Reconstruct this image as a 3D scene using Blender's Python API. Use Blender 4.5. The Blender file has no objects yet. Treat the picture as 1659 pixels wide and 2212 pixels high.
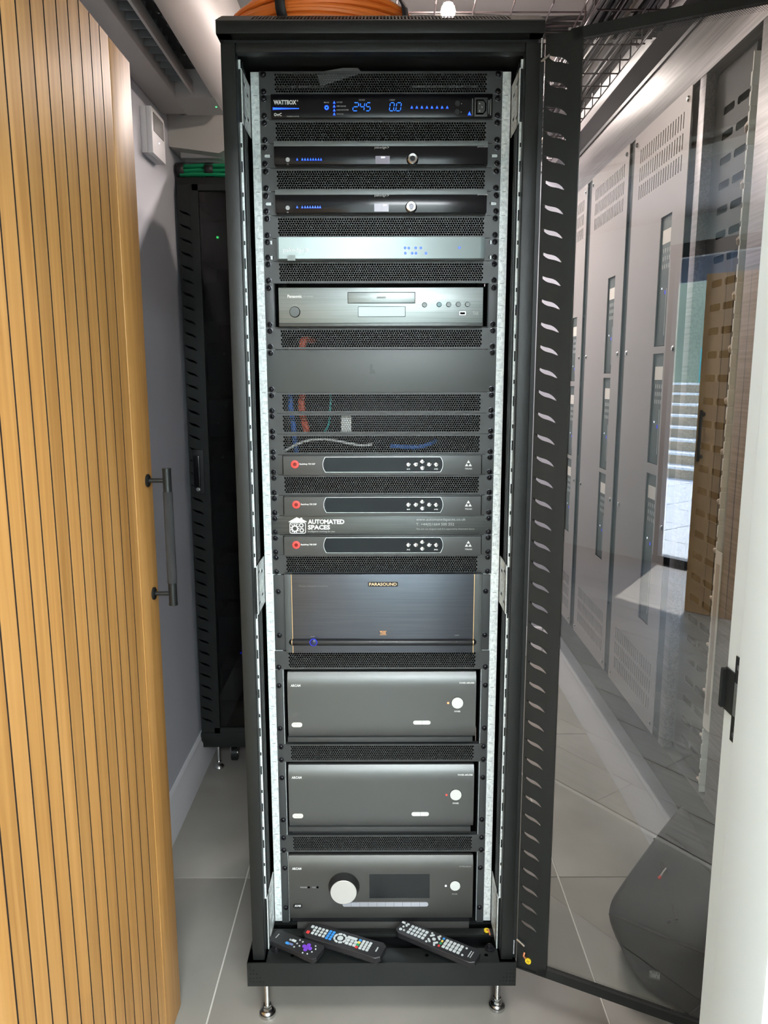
import bpy, bmesh, math, random
from mathutils import Vector, Matrix
from mathutils.geometry import delaunay_2d_cdt
random.seed(7)
PI = math.pi
scene = bpy.context.scene
COL = scene.collection

# ------------------------------------------------------------------ camera
CAM = Vector((0.00352, -1.64874, 1.46083))
FPX = 1660.0
def _rot(a):
    th = a.length; k = a / th
    return Matrix.Rotation(th, 3, k)
RC = _rot(Vector((-.174445, .001888, -.00094)))      # columns: right, forward, up
cd = bpy.data.cameras.new('camera'); cam = bpy.data.objects.new('camera', cd); COL.objects.link(cam)
cd.sensor_fit = 'VERTICAL'; cd.sensor_height = 36; cd.sensor_width = 27; cd.lens = 36 * FPX / 2212
cd.clip_start = .02; cd.clip_end = 200
r, f, u = RC.col[0], RC.col[1], RC.col[2]
mm = Matrix((r, u, -f)).transposed().to_4x4(); mm.translation = CAM
cam.matrix_world = mm
scene.camera = cam

# ------------------------------------------------------------------ world, sun, lights, exposure
w = bpy.data.worlds.new('world'); scene.world = w; w.use_nodes = True
nt = w.node_tree; bg = nt.nodes['Background']
sky = nt.nodes.new('ShaderNodeTexSky'); sky.sky_type = 'NISHITA'; sky.sun_disc = False
sky.sun_elevation = math.radians(48); sky.sun_rotation = math.radians(250); sky.air_density = 1.0
nt.links.new(sky.outputs[0], bg.inputs[0]); bg.inputs[1].default_value = 3.2

def light(name, kind, loc, energy, col=(1, 1, 1), size=1.0, size_y=None, rot=(0, 0, 0)):
    l = bpy.data.lights.new(name, kind); l.energy = energy; l.color = col
    if kind == 'AREA':
        l.shape = 'RECTANGLE'; l.size = size; l.size_y = size_y or size
    elif kind == 'POINT': l.shadow_soft_size = size
    o = bpy.data.objects.new(name, l); COL.objects.link(o); o.location = loc; o.rotation_euler = rot
    return o
s = light('sun', 'SUN', (0, 0, 10), 22, (1, .95, .88), rot=(math.radians(42), math.radians(-20), 0)); s.data.angle = .01
light('hall_fill_light', 'AREA', (.55, -3.45, 2.56), 225, (.90, .96, 1.0), 1.3, .9)  # added fill, set far back to reach the upper rack
light('hall_fill_light', 'AREA', (.1, -1.45, 2.56), 36, (1.0, .98, .95), .9, .5)  # added fill near the doorway, brightens hall and door leaf
pl_ = light('daylight_portal', 'AREA', (-1.35, -4.19, 1.2), 1, (1, 1, 1), 1.8, 2.3, rot=(math.radians(90), 0, 0)); pl_.data.cycles.is_portal = True
light('room_light', 'AREA', (.22, 1.62, 2.59), 48, (1.0, .86, .80), .9, .12)

vs = scene.view_settings
vs.view_transform = 'Standard'; vs.look = 'None'; vs.gamma = 1; vs.use_curve_mapping = False; vs.exposure = 0.0

# ------------------------------------------------------------------ materials
MATS = {}
def mat(name, col=(.5, .5, .5), rough=.5, metal=0.0, emit=None, es=0, noise=None, bump=None, coat=0, alpha=None, spec=None, brushed=None):
    if name in MATS: return MATS[name]
    m = bpy.data.materials.new(name); m.use_nodes = True; n = m.node_tree.nodes; L = m.node_tree.links
    b = n['Principled BSDF']
    b.inputs['Base Color'].default_value = (*col, 1); b.inputs['Roughness'].default_value = rough; b.inputs['Metallic'].default_value = metal
    if spec is not None: b.inputs['Specular IOR Level'].default_value = spec
    if coat: b.inputs['Coat Weight'].default_value = coat; b.inputs['Coat Roughness'].default_value = .05
    if emit: b.inputs['Emission Color'].default_value = (*emit, 1); b.inputs['Emission Strength'].default_value = es
    if alpha is not None: b.inputs['Alpha'].default_value = alpha
    if noise:                                     # (scale, second colour, amount stretch)
        sc, c2, st = noise
        tc = n.new('ShaderNodeTexCoord'); mp = n.new('ShaderNodeMapping'); mp.inputs['Scale'].default_value = st
        no = n.new('ShaderNodeTexNoise'); no.inputs['Scale'].default_value = sc; no.inputs['Detail'].default_value = 5
        cr = n.new('ShaderNodeMix'); cr.data_type = 'RGBA'
        rr = n.new('ShaderNodeMapRange'); rr.inputs[1].default_value = .35; rr.inputs[2].default_value = .65
        L.new(tc.outputs['Object'], mp.inputs[0]); L.new(mp.outputs[0], no.inputs[0]); L.new(no.outputs[0], rr.inputs[0])
        L.new(rr.outputs[0], cr.inputs[0]); cr.inputs[6].default_value = (*col, 1); cr.inputs[7].default_value = (*c2, 1)
        L.new(cr.outputs[2], b.inputs['Base Color'])
    if bump:
        sc, st, strength = bump
        tc = n.new('ShaderNodeTexCoord'); mp = n.new('ShaderNodeMapping'); mp.inputs['Scale'].default_value = st
        no = n.new('ShaderNodeTexNoise'); no.inputs['Scale'].default_value = sc; no.inputs['Detail'].default_value = 3
        bp = n.new('ShaderNodeBump'); bp.inputs['Strength'].default_value = strength; bp.inputs['Distance'].default_value = .002
        L.new(tc.outputs['Object'], mp.inputs[0]); L.new(mp.outputs[0], no.inputs[0]); L.new(no.outputs[0], bp.inputs['Height']); L.new(bp.outputs[0], b.inputs['Normal'])
    MATS[name] = m
    return m
def glassmat(name, tint=(.9, .93, .92), rough=0.0, ior=1.5):
    m = bpy.data.materials.new(name); m.use_nodes = True; n = m.node_tree.nodes; L = m.node_tree.links
    n.clear(); out = n.new('ShaderNodeOutputMaterial'); tr = n.new('ShaderNodeBsdfTransparent'); gl = n.new('ShaderNodeBsdfGlossy')
    fr = n.new('ShaderNodeFresnel'); mx = n.new('ShaderNodeMixShader'); fr.inputs[0].default_value = ior
    tr.inputs[0].default_value = (*tint, 1); gl.inputs['Roughness'].default_value = rough
    ge = n.new('ShaderNodeNewGeometry'); mt = n.new('ShaderNodeMath'); mt.operation = 'SUBTRACT'; mt.inputs[0].default_value = 1; m2 = n.new('ShaderNodeMath'); m2.operation = 'MULTIPLY'
    L.new(ge.outputs['Backfacing'], mt.inputs[1]); L.new(mt.outputs[0], m2.inputs[0]); L.new(fr.outputs[0], m2.inputs[1]); L.new(m2.outputs[0], mx.inputs[0]); L.new(tr.outputs[0], mx.inputs[1]); L.new(gl.outputs[0], mx.inputs[2]); L.new(mx.outputs[0], out.inputs[0])
    MATS[name] = m; return m
def woodmat(name, a, b2, c, vert=True):
    m = bpy.data.materials.new(name); m.use_nodes = True; n = m.node_tree.nodes; L = m.node_tree.links; b = n['Principled BSDF']
    tc = n.new('ShaderNodeTexCoord'); mp = n.new('ShaderNodeMapping')
    mp.inputs['Scale'].default_value = (1, 1, .035) if vert else (.05, 1, 1)
    no = n.new('ShaderNodeTexNoise'); no.inputs['Scale'].default_value = 60; no.inputs['Detail'].default_value = 6; no.inputs['Distortion'].default_value = .6
    cr = n.new('ShaderNodeValToRGB'); e = cr.color_ramp.elements
    e[0].position = .3; e[0].color = (*a, 1); e[1].position = .72; e[1].color = (*c, 1); x = e.new(.5); x.color = (*b2, 1)
    L.new(tc.outputs['Object'], mp.inputs[0]); L.new(mp.outputs[0], no.inputs[0]); L.new(no.outputs[0], cr.inputs[0])
    oi = n.new('ShaderNodeObjectInfo'); hs = n.new('ShaderNodeHueSaturation'); mr = n.new('ShaderNodeMapRange')
    mr.inputs[3].default_value = .9; mr.inputs[4].default_value = 1.08
    L.new(oi.outputs['Random'], mr.inputs[0]); L.new(mr.outputs[0], hs.inputs['Value']); L.new(cr.outputs[0], hs.inputs['Color']); L.new(hs.outputs[0], b.inputs['Base Color'])
    b.inputs['Roughness'].default_value = .45; MATS[name] = m; return m

WOOD = woodmat('door_oak', (.50, .24, .066), (.60, .305, .09), (.67, .355, .12))
WOODD = woodmat('hall_oak', (.50, .27, .11), (.60, .34, .14), (.67, .40, .17))
HPLANK = woodmat('hall_plank', (.26, .24, .215), (.34, .32, .29), (.44, .41, .38), False)
BLK = mat('black_powdercoat', (.011, .013, .0125), .38, spec=.38, bump=(900, (1, 1, 1), .12))
BLK2 = mat('black_interior', (.006, .007, .008), .6)
BLKG = mat('gloss_black', (.006, .006, .008), .16, spec=.3)
PAN = mat('vent_panel_grey', (.040, .044, .044), .42, bump=(1200, (1, 1, 1), .08))
PANL = mat('panel_grey', (.062, .070, .069), .40, bump=(1000, (1, 1, 1), .06))
BRD = mat('brushed_dark', (.075, .082, .080), .34, .6, noise=(300, (.10, .108, .105), (.02, 1, 1)))
BRG = mat('brushed_grey', (.20, .225, .22), .36, .7, noise=(260, (.25, .275, .27), (.02, 1, 1)))
SILV = mat('silver_face', (.33, .40, .40), .40, .35)
TRI = mat('amp_face', (.085, .09, .09), .38, .4)
ARC = mat('satin_grey', (.11, .115, .112), .36, .55, bump=(1500, (1, 1, 1), .05))
PARA = mat('blue_grey_face', (.085, .095, .115), .3, .7, noise=(300, (.10, .112, .13), (.02, 1, 1)))
GALV = mat('galvanised', (.92, .97, .95), .45, .1, noise=(160, (.66, .72, .72), (1, 1, 1)))
ZINC = mat('zinc', (.62, .63, .62), .22, 1.0)
CHR = mat('chrome', (.8, .8, .8), .08, 1.0)
SCR = mat('screw_black', (.03, .03, .035), .22, .6)
HOLE = mat('hole_black', (.002, .002, .002), .9, spec=0)
WHT = mat('white_print', (.85, .87, .86), .6)
GRYP = mat('grey_print', (.42, .44, .44), .6)
DIMP = mat('dim_print', (.14, .15, .15), .6)
DKP = mat('dark_print', (.06, .06, .06), .6)
GOLD = mat('gold_trim', (.75, .52, .27), .3, .8)
GOLDP = mat('gold_print', (.85, .62, .38), .5)
ORP = mat('orange_print', (.80, .38, .12), .5)
WBTN = mat('pale_button', (.72, .75, .72), .4)
LBLUE = mat('led_blue', (.02, .05, .5), .4, emit=(.004, .02, 1.0), es=.8)
LCYAN = mat('led_cyan', (.02, .1, .5), .4, emit=(.012, .15, 1.0), es=2.0)
LRED = mat('led_red', (.6, .02, .02), .4, emit=(1, .07, .05), es=1.6)
LREDD = mat('led_red_dim', (.4, .02, .02), .4, emit=(1, .05, .04), es=.8)
LORG = mat('led_orange', (.6, .1, .02), .4, emit=(1, .22, .08), es=4)
LGRN = mat('led_green', (.02, .5, .05), .4, emit=(.05, 1, .2), es=4)
LWHT = mat('led_white', (.8, .8, .9), .4, emit=(.75, .8, 1), es=3)
SCRN = mat('screen_grey', (.20, .19, .23), .25, emit=(.5, .48, .6), es=.22)
LCD = mat('lcd_pale', (.55, .66, .68), .25)
WALL = mat('wall_paint', (.52, .54, .60), .8, bump=(120, (1, 1, 1), .05))
WALLH = mat('hall_wall_paint', (.72, .78, .77), .8)
CEIL = mat('ceiling_paint', (.50, .485, .48), .85)
JAMB = mat('jamb_gloss_white', (.76, .82, .82), .4, bump=(6, (1, 1, .5), .1))
SKIRT = mat('skirting_white', (.72, .73, .76), .5)
TILE = mat('floor_tile', (.25, .24, .215), .42, noise=(3.5, (.31, .295, .265), (1, 1, 1)), bump=(500, (1, 1, 1), .06))
GROUT = mat('grout', (.62, .60, .56), .8)
HGRT = mat('hall_joint', (.10, .09, .08), .8)
STEEL = mat('brushed_steel', (.17, .158, .162), .46, .7, noise=(200, (.26, .24, .25), (1, .02, 1)))
ENCP = mat('enclosure_cover', (.36, .325, .32), .5, .15)
ENCD = mat('enclosure_dark', (.03, .03, .032), .5)
MODD = mat('module_grey', (.07, .085, .085), .5)
LBL = mat('label_cream', (.80, .76, .70), .6)
DUCT = mat('duct_grey', (.030, .030, .029), .6)
WDUCT = mat('duct_white', (.74, .75, .72), .5)
ACW = mat('ac_plastic', (.47, .45, .44), .5)
ACD = mat('ac_dark', (.03, .03, .03), .4)
ORNG = mat('orange_cable', (1.0, .25, .035), .45)
BCAB = mat('black_cable', (.015, .015, .017), .5)
GCAB = mat('green_cable', (.0, .22, .09), .5)
BLUC = mat('blue_cable', (.02, .12, .45), .5)
REDC = mat('red_cable', (.55, .08, .03), .5)
TEAC = mat('teal_cable', (.02, .30, .30), .5)
WIRE = mat('tray_wire', (.10, .08, .085), .35, .7)
FAB = mat('bag_fabric', (.022, .025, .027), .85, bump=(700, (1, 1, 1), .4))
FABS = mat('bag_seam', (.014, .015, .016), .8)
REMB = mat('remote_black', (.014, .014, .016), .42)
KEY = mat('key_pale', (.58, .64, .64), .5)
KRED = mat('key_red', (.7, .05, .05), .5); KBLU = mat('key_blue', (.05, .30, .75), .5)
KGRN = mat('key_green', (.02, .32, .14), .5); KYEL = mat('key_yellow', (.85, .65, .12), .5)
KPUR = mat('key_purple', (.20, .06, .62), .4); KDRK = mat('key_dark', (.05, .05, .055), .4)
YEL = mat('yellow_tag', (.85, .62, .02), .5)
COPP = mat('copper', (.6, .22, .1), .4, .6)
KNUR = mat('knurled_black', (.05, .052, .055), .45, .4, bump=(1800, (1, 1, 1), .8))
HAND = mat('handle_black', (.02, .022, .022), .35, .4)
FILM = glassmat('clear_film', (.80, .82, .82), .15, 1.9)
GLS = glassmat('door_glass', (.92, .94, .93), 0.0, 2.05)
GLSD = glassmat('dark_glass', (.35, .38, .38), 0.0, 1.5)
WGL = glassmat('window_glass', (.97, .98, .98), 0.0, 1.3)
PAVE = mat('terrace_paving', (.70, .72, .72), .7)
STONE = mat('step_riser', (.52, .40, .26), .8, noise=(8, (.42, .33, .22), (1, 1, 1)))
NOSE = mat('step_nosing', (.85, .85, .80), .6)
TEAL = mat('teal_panel', (.05, .42, .42), .5)
GRASS = mat('grass_bank', (.14, .19, .12), .9)
FRMD = mat('frame_dark', (.03, .032, .035), .4)
LAMP = mat('lamp_glow', (1, .9, .8), .5, emit=(1, .84, .72), es=950)
FRIT = mat('frit_black', (.01, .01, .01), .4)

# ------------------------------------------------------------------ helpers
def ray(u, v): return RC @ Vector(((u - 829.5) / FPX, 1, (1106 - v) / FPX))
def at(u, v, y=0.0):                               # point of the plane y = const behind a measured position
    d = ray(u, v); t = (y - CAM.y) / d.y; return CAM + d * t

class G:
    """collects simple shapes, becomes ONE mesh object"""
    def __init__(s): s.v = []; s.f = []; s.m = []; s.mats = []
    def mi(s, m):
        if m not in s.mats: s.mats.append(m)
        return s.mats.index(m)
    def add(s, vs, fs, m):
        k = len(s.v); s.v += [tuple(p) for p in vs]; i = s.mi(m)
        for f in fs: s.f.append([k + q for q in f]); s.m.append(i)
        return s
    def box(s, x0, x1, y0, y1, z0, z1, m, b=0.0):
        if x0 > x1: x0, x1 = x1, x0
        if y0 > y1: y0, y1 = y1, y0
        if z0 > z1: z0, z1 = z1, z0
        if b <= 0:
            return s.add([(x0,y0,z0),(x1,y0,z0),(x1,y1,z0),(x0,y1,z0),(x0,y0,z1),(x1,y0,z1),(x1,y1,z1),(x0,y1,z1)],
                         [(0,3,2,1),(4,5,6,7),(0,1,5,4),(1,2,6,5),(2,3,7,6),(3,0,4,7)], m)
        b = min(b, (x1-x0)*.45, (y1-y0)*.45, (z1-z0)*.45)
        bm = bmesh.new(); bmesh.ops.create_cube(bm, size=1)
        for q in bm.verts: q.co = Vector(((x0+x1)/2 + q.co.x*(x1-x0), (y0+y1)/2 + q.co.y*(y1-y0), (z0+z1)/2 + q.co.z*(z1-z0)))
        bmesh.ops.bevel(bm, geom=bm.edges[:], offset=b, segments=2, profile=.6, affect='EDGES')
        s.bm(bm, m); bm.free(); return s
    def bm(s, bm, m):
        bm.verts.index_update(); s.add([v.co for v in bm.verts], [[v.index for v in f.verts] for f in bm.faces], m)
    def cyl(s, p, q, r, m, n=14, r2=None, cap=True):
        p = Vector(p); q = Vector(q); d = (q-p).normalized(); a = d.orthogonal().normalized(); b = d.cross(a); r2 = r if r2 is None else r2
        vs = [p + (a*math.cos(2*PI*i/n) + b*math.sin(2*PI*i/n))*r for i in range(n)] + [q + (a*math.cos(2*PI*i/n) + b*math.sin(2*PI*i/n))*r2 for i in range(n)]
        fs = [(i, (i+1) % n, n+(i+1) % n, n+i) for i in range(n)]
        if cap: fs += [list(range(n))[::-1], list(range(n, 2*n))]
        return s.add(vs, fs, m)
    def lathe(s, c, axis, prof, m, n=20):              # prof: list of (radius, distance along axis)
        c = Vector(c); d = Vector(axis).normalized(); a = d.orthogonal().normalized(); b = d.cross(a); vs = []; fs = []
        for r, h in prof:
            for i in range(n): vs.append(c + d*h + (a*math.cos(2*PI*i/n) + b*math.sin(2*PI*i/n))*max(r, 1e-5))
        for k in range(len(prof)-1):
            for i in range(n): fs.append((k*n+i, k*n+(i+1) % n, (k+1)*n+(i+1) % n, (k+1)*n+i))
        fs += [list(range(n))[::-1], list(range((len(prof)-1)*n, len(prof)*n))]
        return s.add(vs, fs, m)
    def tube(s, pts, r, m, n=8, closed=False):
        pts = [Vector(p) for p in pts]; N = len(pts); vs = []; fs = []; a = None
        for i, p in enumerate(pts):
            if closed: t = pts[(i+1) % N] - pts[i-1]
            else: t = pts[min(i+1, N-1)] - pts[max(i-1, 0)]
            t.normalize()
            if a is None: a = t.orthogonal().normalized()
            a = (a - t*a.dot(t)).normalized(); b = t.cross(a)
            rr = r[i] if isinstance(r, (list, tuple)) else r
            vs += [p + (a*math.cos(2*PI*k/n) + b*math.sin(2*PI*k/n))*rr for k in range(n)]
        for i in range(N if closed else N-1):
            j = (i+1) % N
            for k in range(n): fs.append((i*n+k, i*n+(k+1) % n, j*n+(k+1) % n, j*n+k))
        if not closed: fs += [list(range(n))[::-1], list(range((N-1)*n, N*n))]
        return s.add(vs, fs, m)
    def prism(s, poly, d, m, fn):                      # poly 2D -> fn(a,b,depth)
        n = len(poly); vs = [fn(a, b, 0) for a, b in poly] + [fn(a, b, d) for a, b in poly]
        fs = [list(range(n)), list(range(n, 2*n))[::-1]] + [(i, n+i, n+(i+1) % n, (i+1) % n) for i in range(n)]
        return s.add(vs, fs, m)
    def mesh(s, name, off=(0, 0, 0), smooth=True):
        me = bpy.data.meshes.new(name); o = Vector(off)
        me.from_pydata([tuple(Vector(p)-o) for p in s.v], [], s.f); me.update()
        for m in s.mats: me.materials.append(m)
        me.polygons.foreach_set('material_index', s.m)
        bm = bmesh.new(); bm.from_mesh(me); bmesh.ops.recalc_face_normals(bm, faces=bm.faces); bm.to_mesh(me); bm.free()
        if smooth and len(me.polygons) > 6:
            me.polygons.foreach_set('use_smooth', [True]*len(me.polygons)); me.set_sharp_from_angle(angle=math.radians(35))
        return me
    def obj(s, name, parent=None, label=None, smooth=True, origin=None):
        off = Vector(origin) if origin is not None else (parent.matrix_basis.translation.copy() if parent and parent.parent is None else (Vector((0,0,0)) if not parent else parent.parent.matrix_basis.translation + parent.matrix_basis.translation))
        if parent is None and origin is None and s.v:
            xs = [p[0] for p in s.v]; ys = [p[1] for p in s.v]; zs = [p[2] for p in s.v]
            off = Vector(((min(xs)+max(xs))/2, (min(ys)+max(ys))/2, min(zs)))
        o = bpy.data.objects.new(name, s.mesh(name, off, smooth)); COL.objects.link(o)
        if parent: o.parent = parent
        else: o.location = off
        if label: o['label'] = label
        return o

def tag(o, label, cat, group=None, kind=None):
    o['label'] = label; o['category'] = cat
    if group: o['group'] = group
    if kind: o['kind'] = kind
    return o
def empty(name, loc, label=None, cat=None, group=None):
    o = bpy.data.objects.new(name, None); COL.objects.link(o); o.location = loc; o.empty_display_size = .05
    if label: tag(o, label, cat, group)
    return o
def struct(o): o['kind'] = 'structure'; return o

def plate(outer, holes, thick, m, fn):
    """flat plate with real holes (constrained triangulation); fn(a,b,d) -> world"""
    K = 100.0; pts = []; loops = []
    for poly in [outer] + holes:
        if sum(poly[i-1][0]*poly[i][1] - poly[i][0]*poly[i-1][1] for i in range(len(poly))) < 0: poly = poly[::-1]
        k = len(pts); pts += [Vector((a*K, b*K)) for a, b in poly]; loops.append(list(range(k, len(pts))))
    vs, es, fs, ov, oe, of = delaunay_2d_cdt(pts, [], loops, 0, 1e-5, True)
    n = len(vs); t = thick/2; g = G()
    V = [fn(v.x/K, v.y/K, -t) for v in vs] + [fn(v.x/K, v.y/K, t) for v in vs]
    F = []
    mp = {}
    for i, o in enumerate(ov):
        for q in o: mp[q] = i
    for f, o in zip(fs, of):
        if list(o) == [0]: F.append(list(f)); F.append([n+q for q in f][::-1])
    for lp in loops:
        for i in range(len(lp)):
            p, q = mp[lp[i]], mp[lp[(i+1) % len(lp)]]
            if p != q: F.append([p, q, n+q, n+p])
    return g.add(V, F, m)
def rect(a0, a1, b0, b1): return [(a0, b0), (a1, b0), (a1, b1), (a0, b1)]
def rrect(a0, a1, b0, b1, r, n=4):
    out = []
    for cx, cy, st in ((a1-r, b0+r, -90), (a1-r, b1-r, 0), (a0+r, b1-r, 90), (a0+r, b0+r, 180)):
        for i in range(n+1):
            t = math.radians(st + 90*i/n); out.append((cx + r*math.cos(t), cy + r*math.sin(t)))
    return out
def circ(cx, cy, r, n=12): return [(cx + r*math.cos(2*PI*i/n), cy + r*math.sin(2*PI*i/n)) for i in range(n)]

def textg(body, m, bold=0.0, thick=.0004, g=None, fn=None, box=None):
    """lettering as thin geometry fitted into box=(a0,a1,b0,b1), fn(a,b,d)->world"""
    cu = bpy.data.curves.new('t', 'FONT'); cu.body = body; cu.size = 1; cu.resolution_u = 2; cu.offset = bold; cu.extrude = .01
    o = bpy.data.objects.new('t', cu); COL.objects.link(o)
    dg = bpy.context.evaluated_depsgraph_get(); me = bpy.data.meshes.new_from_object(o.evaluated_get(dg))
    vs = [v.co.copy() for v in me.vertices]; fs = [list(p.vertices) for p in me.polygons]
    bpy.data.objects.remove(o); bpy.data.curves.remove(cu); bpy.data.meshes.remove(me)
    x0 = min(v.x for v in vs); x1 = max(v.x for v in vs); y0 = min(v.y for v in vs); y1 = max(v.y for v in vs)
    a0, a1, b0, b1 = box; g = g or G()
    g.add([fn(a0 + (v.x-x0)/(x1-x0)*(a1-a0), b0 + (v.y-y0)/(y1-y0)*(b1-b0), (v.z+.01)/.02*thick) for v in vs], fs, m)
    return g
def front(y): return lambda a, b, d: (a, y - d, b)      # a plane facing the viewer (-y)

# ------------------------------------------------------------------ the setting
XL, XR, YB, YF, ZC = -.68, .86, 2.25, -.85, 2.605
fl = G().box(XL-.1, XR+.1, -1.02, YB+.1, -.05, -.003, GROUT).obj('floor', origin=(0, 0, 0)); struct(fl)
T = .925; J = .0022
xs = [-.405 + T*k for k in range(-1, 3)]; ys = [.405 + T*k for k in range(-2, 4)]
for i in range(len(xs)-1):
    for j in range(len(ys)-1):
        x0 = max(xs[i]+J, XL-.05); x1 = min(xs[i+1]-J, XR+.05); y0 = max(ys[j]+J, -1.0); y1 = min(ys[j+1]-J, YB+.05)
        if x1 > x0 and y1 > y0: G().box(x0, x1, y0, y1, -.02, 0, TILE, .0008).obj('tile', fl)
hf = G().box(-6, 2.2, -4.3, -1.02, -.05, -.003, HGRT).obj('floor', origin=(0, 0, 0)); struct(hf)
a = math.radians(63)                                       # plank direction in the hall
pw, pl = .20, 1.2
k = 0
for i in range(-1, 17):
    for j in range(-2, 3):
        x0 = -1.02 - i*pw
        xx0 = -2.6 + j*pl + (i % 2)*.55
        y1 = x0 - .002; y0 = max(y1 - pw + .004, -4.28); a0 = max(xx0+.002, -3.5); a1 = min(xx0+pl-.002, 1.6)
        if y1 > -1.02 or a1 <= a0 or y1 - y0 < .03: continue
        G().box(a0, a1, y0, y1, -.02, 0, HPLANK).obj('plank', hf)
struct(G().box(XL-.1, XL, -1.0, YB+.1, 0, ZC, WALL).obj('wall_left'))
struct(G().box(XR, XR+.1, -1.0, YB+.1, 0, ZC, WALL).obj('wall_right'))
struct(G().box(XL, XR, YB, YB+.1, 0, ZC, WALL).obj('wall_back'))
struct(G().box(XL-.1, XR+.1, -.99, YB+.1, ZC, ZC+.1, CEIL).obj('ceiling'))
# doorway wall with its lining
DX0, DX1, DZ = -.524, .382, 2.062
g = G()
g.box(-3.6, DX0-.028, -.99, YF, 0, 2.7, WALLH).box(DX1+.028, 2.2, -.99, YF, 0, 2.7, WALLH).box(DX0-.028, DX1+.028, -.99, YF, DZ+.028, 2.7, WALLH)
struct(g.obj('wall_front'))
g = G()
g.box(DX1, DX1+.028, -1.0, -.845, 0, DZ+.028, JAMB, .0015).box(DX1-.012, DX1, -1.0, -.895, 0, DZ-.012, JAMB, .002)
tr1 = struct(g.obj('trim_1'))
struct(G().box(DX0-.028, DX0, -1.0, -.845, 0, DZ+.028, JAMB, .0015).obj('trim_2'))
struct(G().box(DX0, DX1, -1.0, -.845, DZ, DZ+.028, JAMB, .0015).box(DX0, DX1-.012, -1.0, -.895, DZ-.014, DZ, JAMB).obj('trim_3'))
g = G().box(DX1-.0012, DX1+.001, -.888, -.866, 1.070, 1.166, HAND).box(DX1-.0018, DX1+.001, -.868, -.846, 1.098, 1.146, HAND)
g.box(DX1-.006, DX1, -.849, -.843, 1.100, 1.144, HAND).box(DX1-.0024, DX1-.001, -.879, -.870, 1.10, 1.138, ZINC)
for z in (1.156, 1.080): g.cyl((DX1-.003, -.877, z), (DX1, -.877, z), .0035, ZINC, 10)
sp = g.obj('strike_plate', tr1)
struct(G().box(DX1+.028, DX1+.09, -1.012, -.99, 0, DZ+.09, JAMB, .002).box(DX0-.09, DX0-.028, -1.012, -.99, 0, DZ+.09, JAMB, .002)
       .box(DX0-.09, DX1+.09, -1.012, -.99, DZ+.028, DZ+.09, JAMB, .002).obj('trim_4'))
def skirt(name, x, side, y0, y1):
    g = G(); pr = [(0, 0), (.016, 0), (.016, .128), (.010, .140), (.010, .150), (.004, .158), (0, .158)]
    g.prism([(a_, b_) for a_, b_ in pr], y1-y0, SKIRT, lambda p, q, d: (x + side*p, y0 + d, q)); struct(g.obj(name))
skirt('baseboard_left', XL, 1, YF+.001, YB-.001); skirt('baseboard_right', XR, -1, YF+.001, YB-.001)
G_ = G().prism([(0, 0), (.016, 0), (.016, .128), (.010, .140), (.010, .150), (.004, .158), (0, .158)], XR-XL-.04, SKIRT, lambda p, q, d: (XL+.02+d, YB-p, q)); struct(G_.obj('baseboard_back'))

# the panelled oak door, opened inwards
def oak_door(name, origin, M4, width, pitch, m, stile, handle_z, labelled=None):
    """local frame: a along the leaf from the free edge, b up, d out of the grooved face"""
    fn = lambda a, b, d: tuple(M4 @ Vector((a, d, b)))
    root = empty(name, origin); struct(root)
    def bx(nm, a0, a1, b0, b1, d0, d1, mm_, parent=root, bev=0):
        g = G().box(a0, a1, d0, d1, b0, b1, mm_, bev)
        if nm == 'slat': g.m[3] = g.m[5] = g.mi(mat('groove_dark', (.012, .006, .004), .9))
        g.v = [tuple(M4 @ Vector(p)) for p in g.v]; return g.obj(nm, parent)
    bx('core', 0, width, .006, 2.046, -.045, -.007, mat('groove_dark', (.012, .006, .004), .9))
    bx('stile', 0, stile, .004, 2.048, -.0455, 0, m, bev=.0012)
    x = stile
    while x < width - .005:
        x1 = min(x + pitch, width); bx('slat', x+.0042, x1, .004, 2.048, -.0068, 0, m); x = x1
    h = G(); z0, z1 = handle_z; ax = .036
    for z in (z0+.025, z1-.025):
        h.lathe(fn(ax, z, 0), M4.to_3x3() @ Vector((0, 1, 0)), [(.013, 0), (.0135, .003), (.012, .0045), (.0045, .0055), (.0045, .040)], HAND, 20)
    h.cyl(fn(ax, z0, .041), fn(ax, z1, .041), .0088, HAND, 18)
    hd = h.obj('handle', root)
    g = G().cyl(fn(ax, z0+.048, .041), fn(ax, z1-.048, .041), .0096, KNUR, 24); g.obj('grip', hd)
    g = G()
    for z in (z0+.002, z1-.002): g.cyl(fn(ax, z-.001, .041), fn(ax, z+.001, .041), .0094, HAND, 18)
    g.obj('collar', hd)
    return root
M1 = Matrix(((0, 1, 0, -.476), (-1, 0, 0, -.066), (0, 0, 1, 0), (0, 0, 0, 1)))     # a -> -y, d -> +x
oak_door('door_1', (-.5, -.066, 0), M1, .83, .0456, WOOD, .112, (.992, 1.279))
d2 = Vector((.335, -.068)).normalized(); th = math.atan2(d2.y, d2.x)
M2 = Matrix.Translation((-1.315, -3.239, 0)) @ Matrix.Rotation(th, 4, 'Z')
oak_door('door_2', (-1.315, -3.239, 0), M2, .83, .0456, WOODD, .112, (.955, 1.26))

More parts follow.
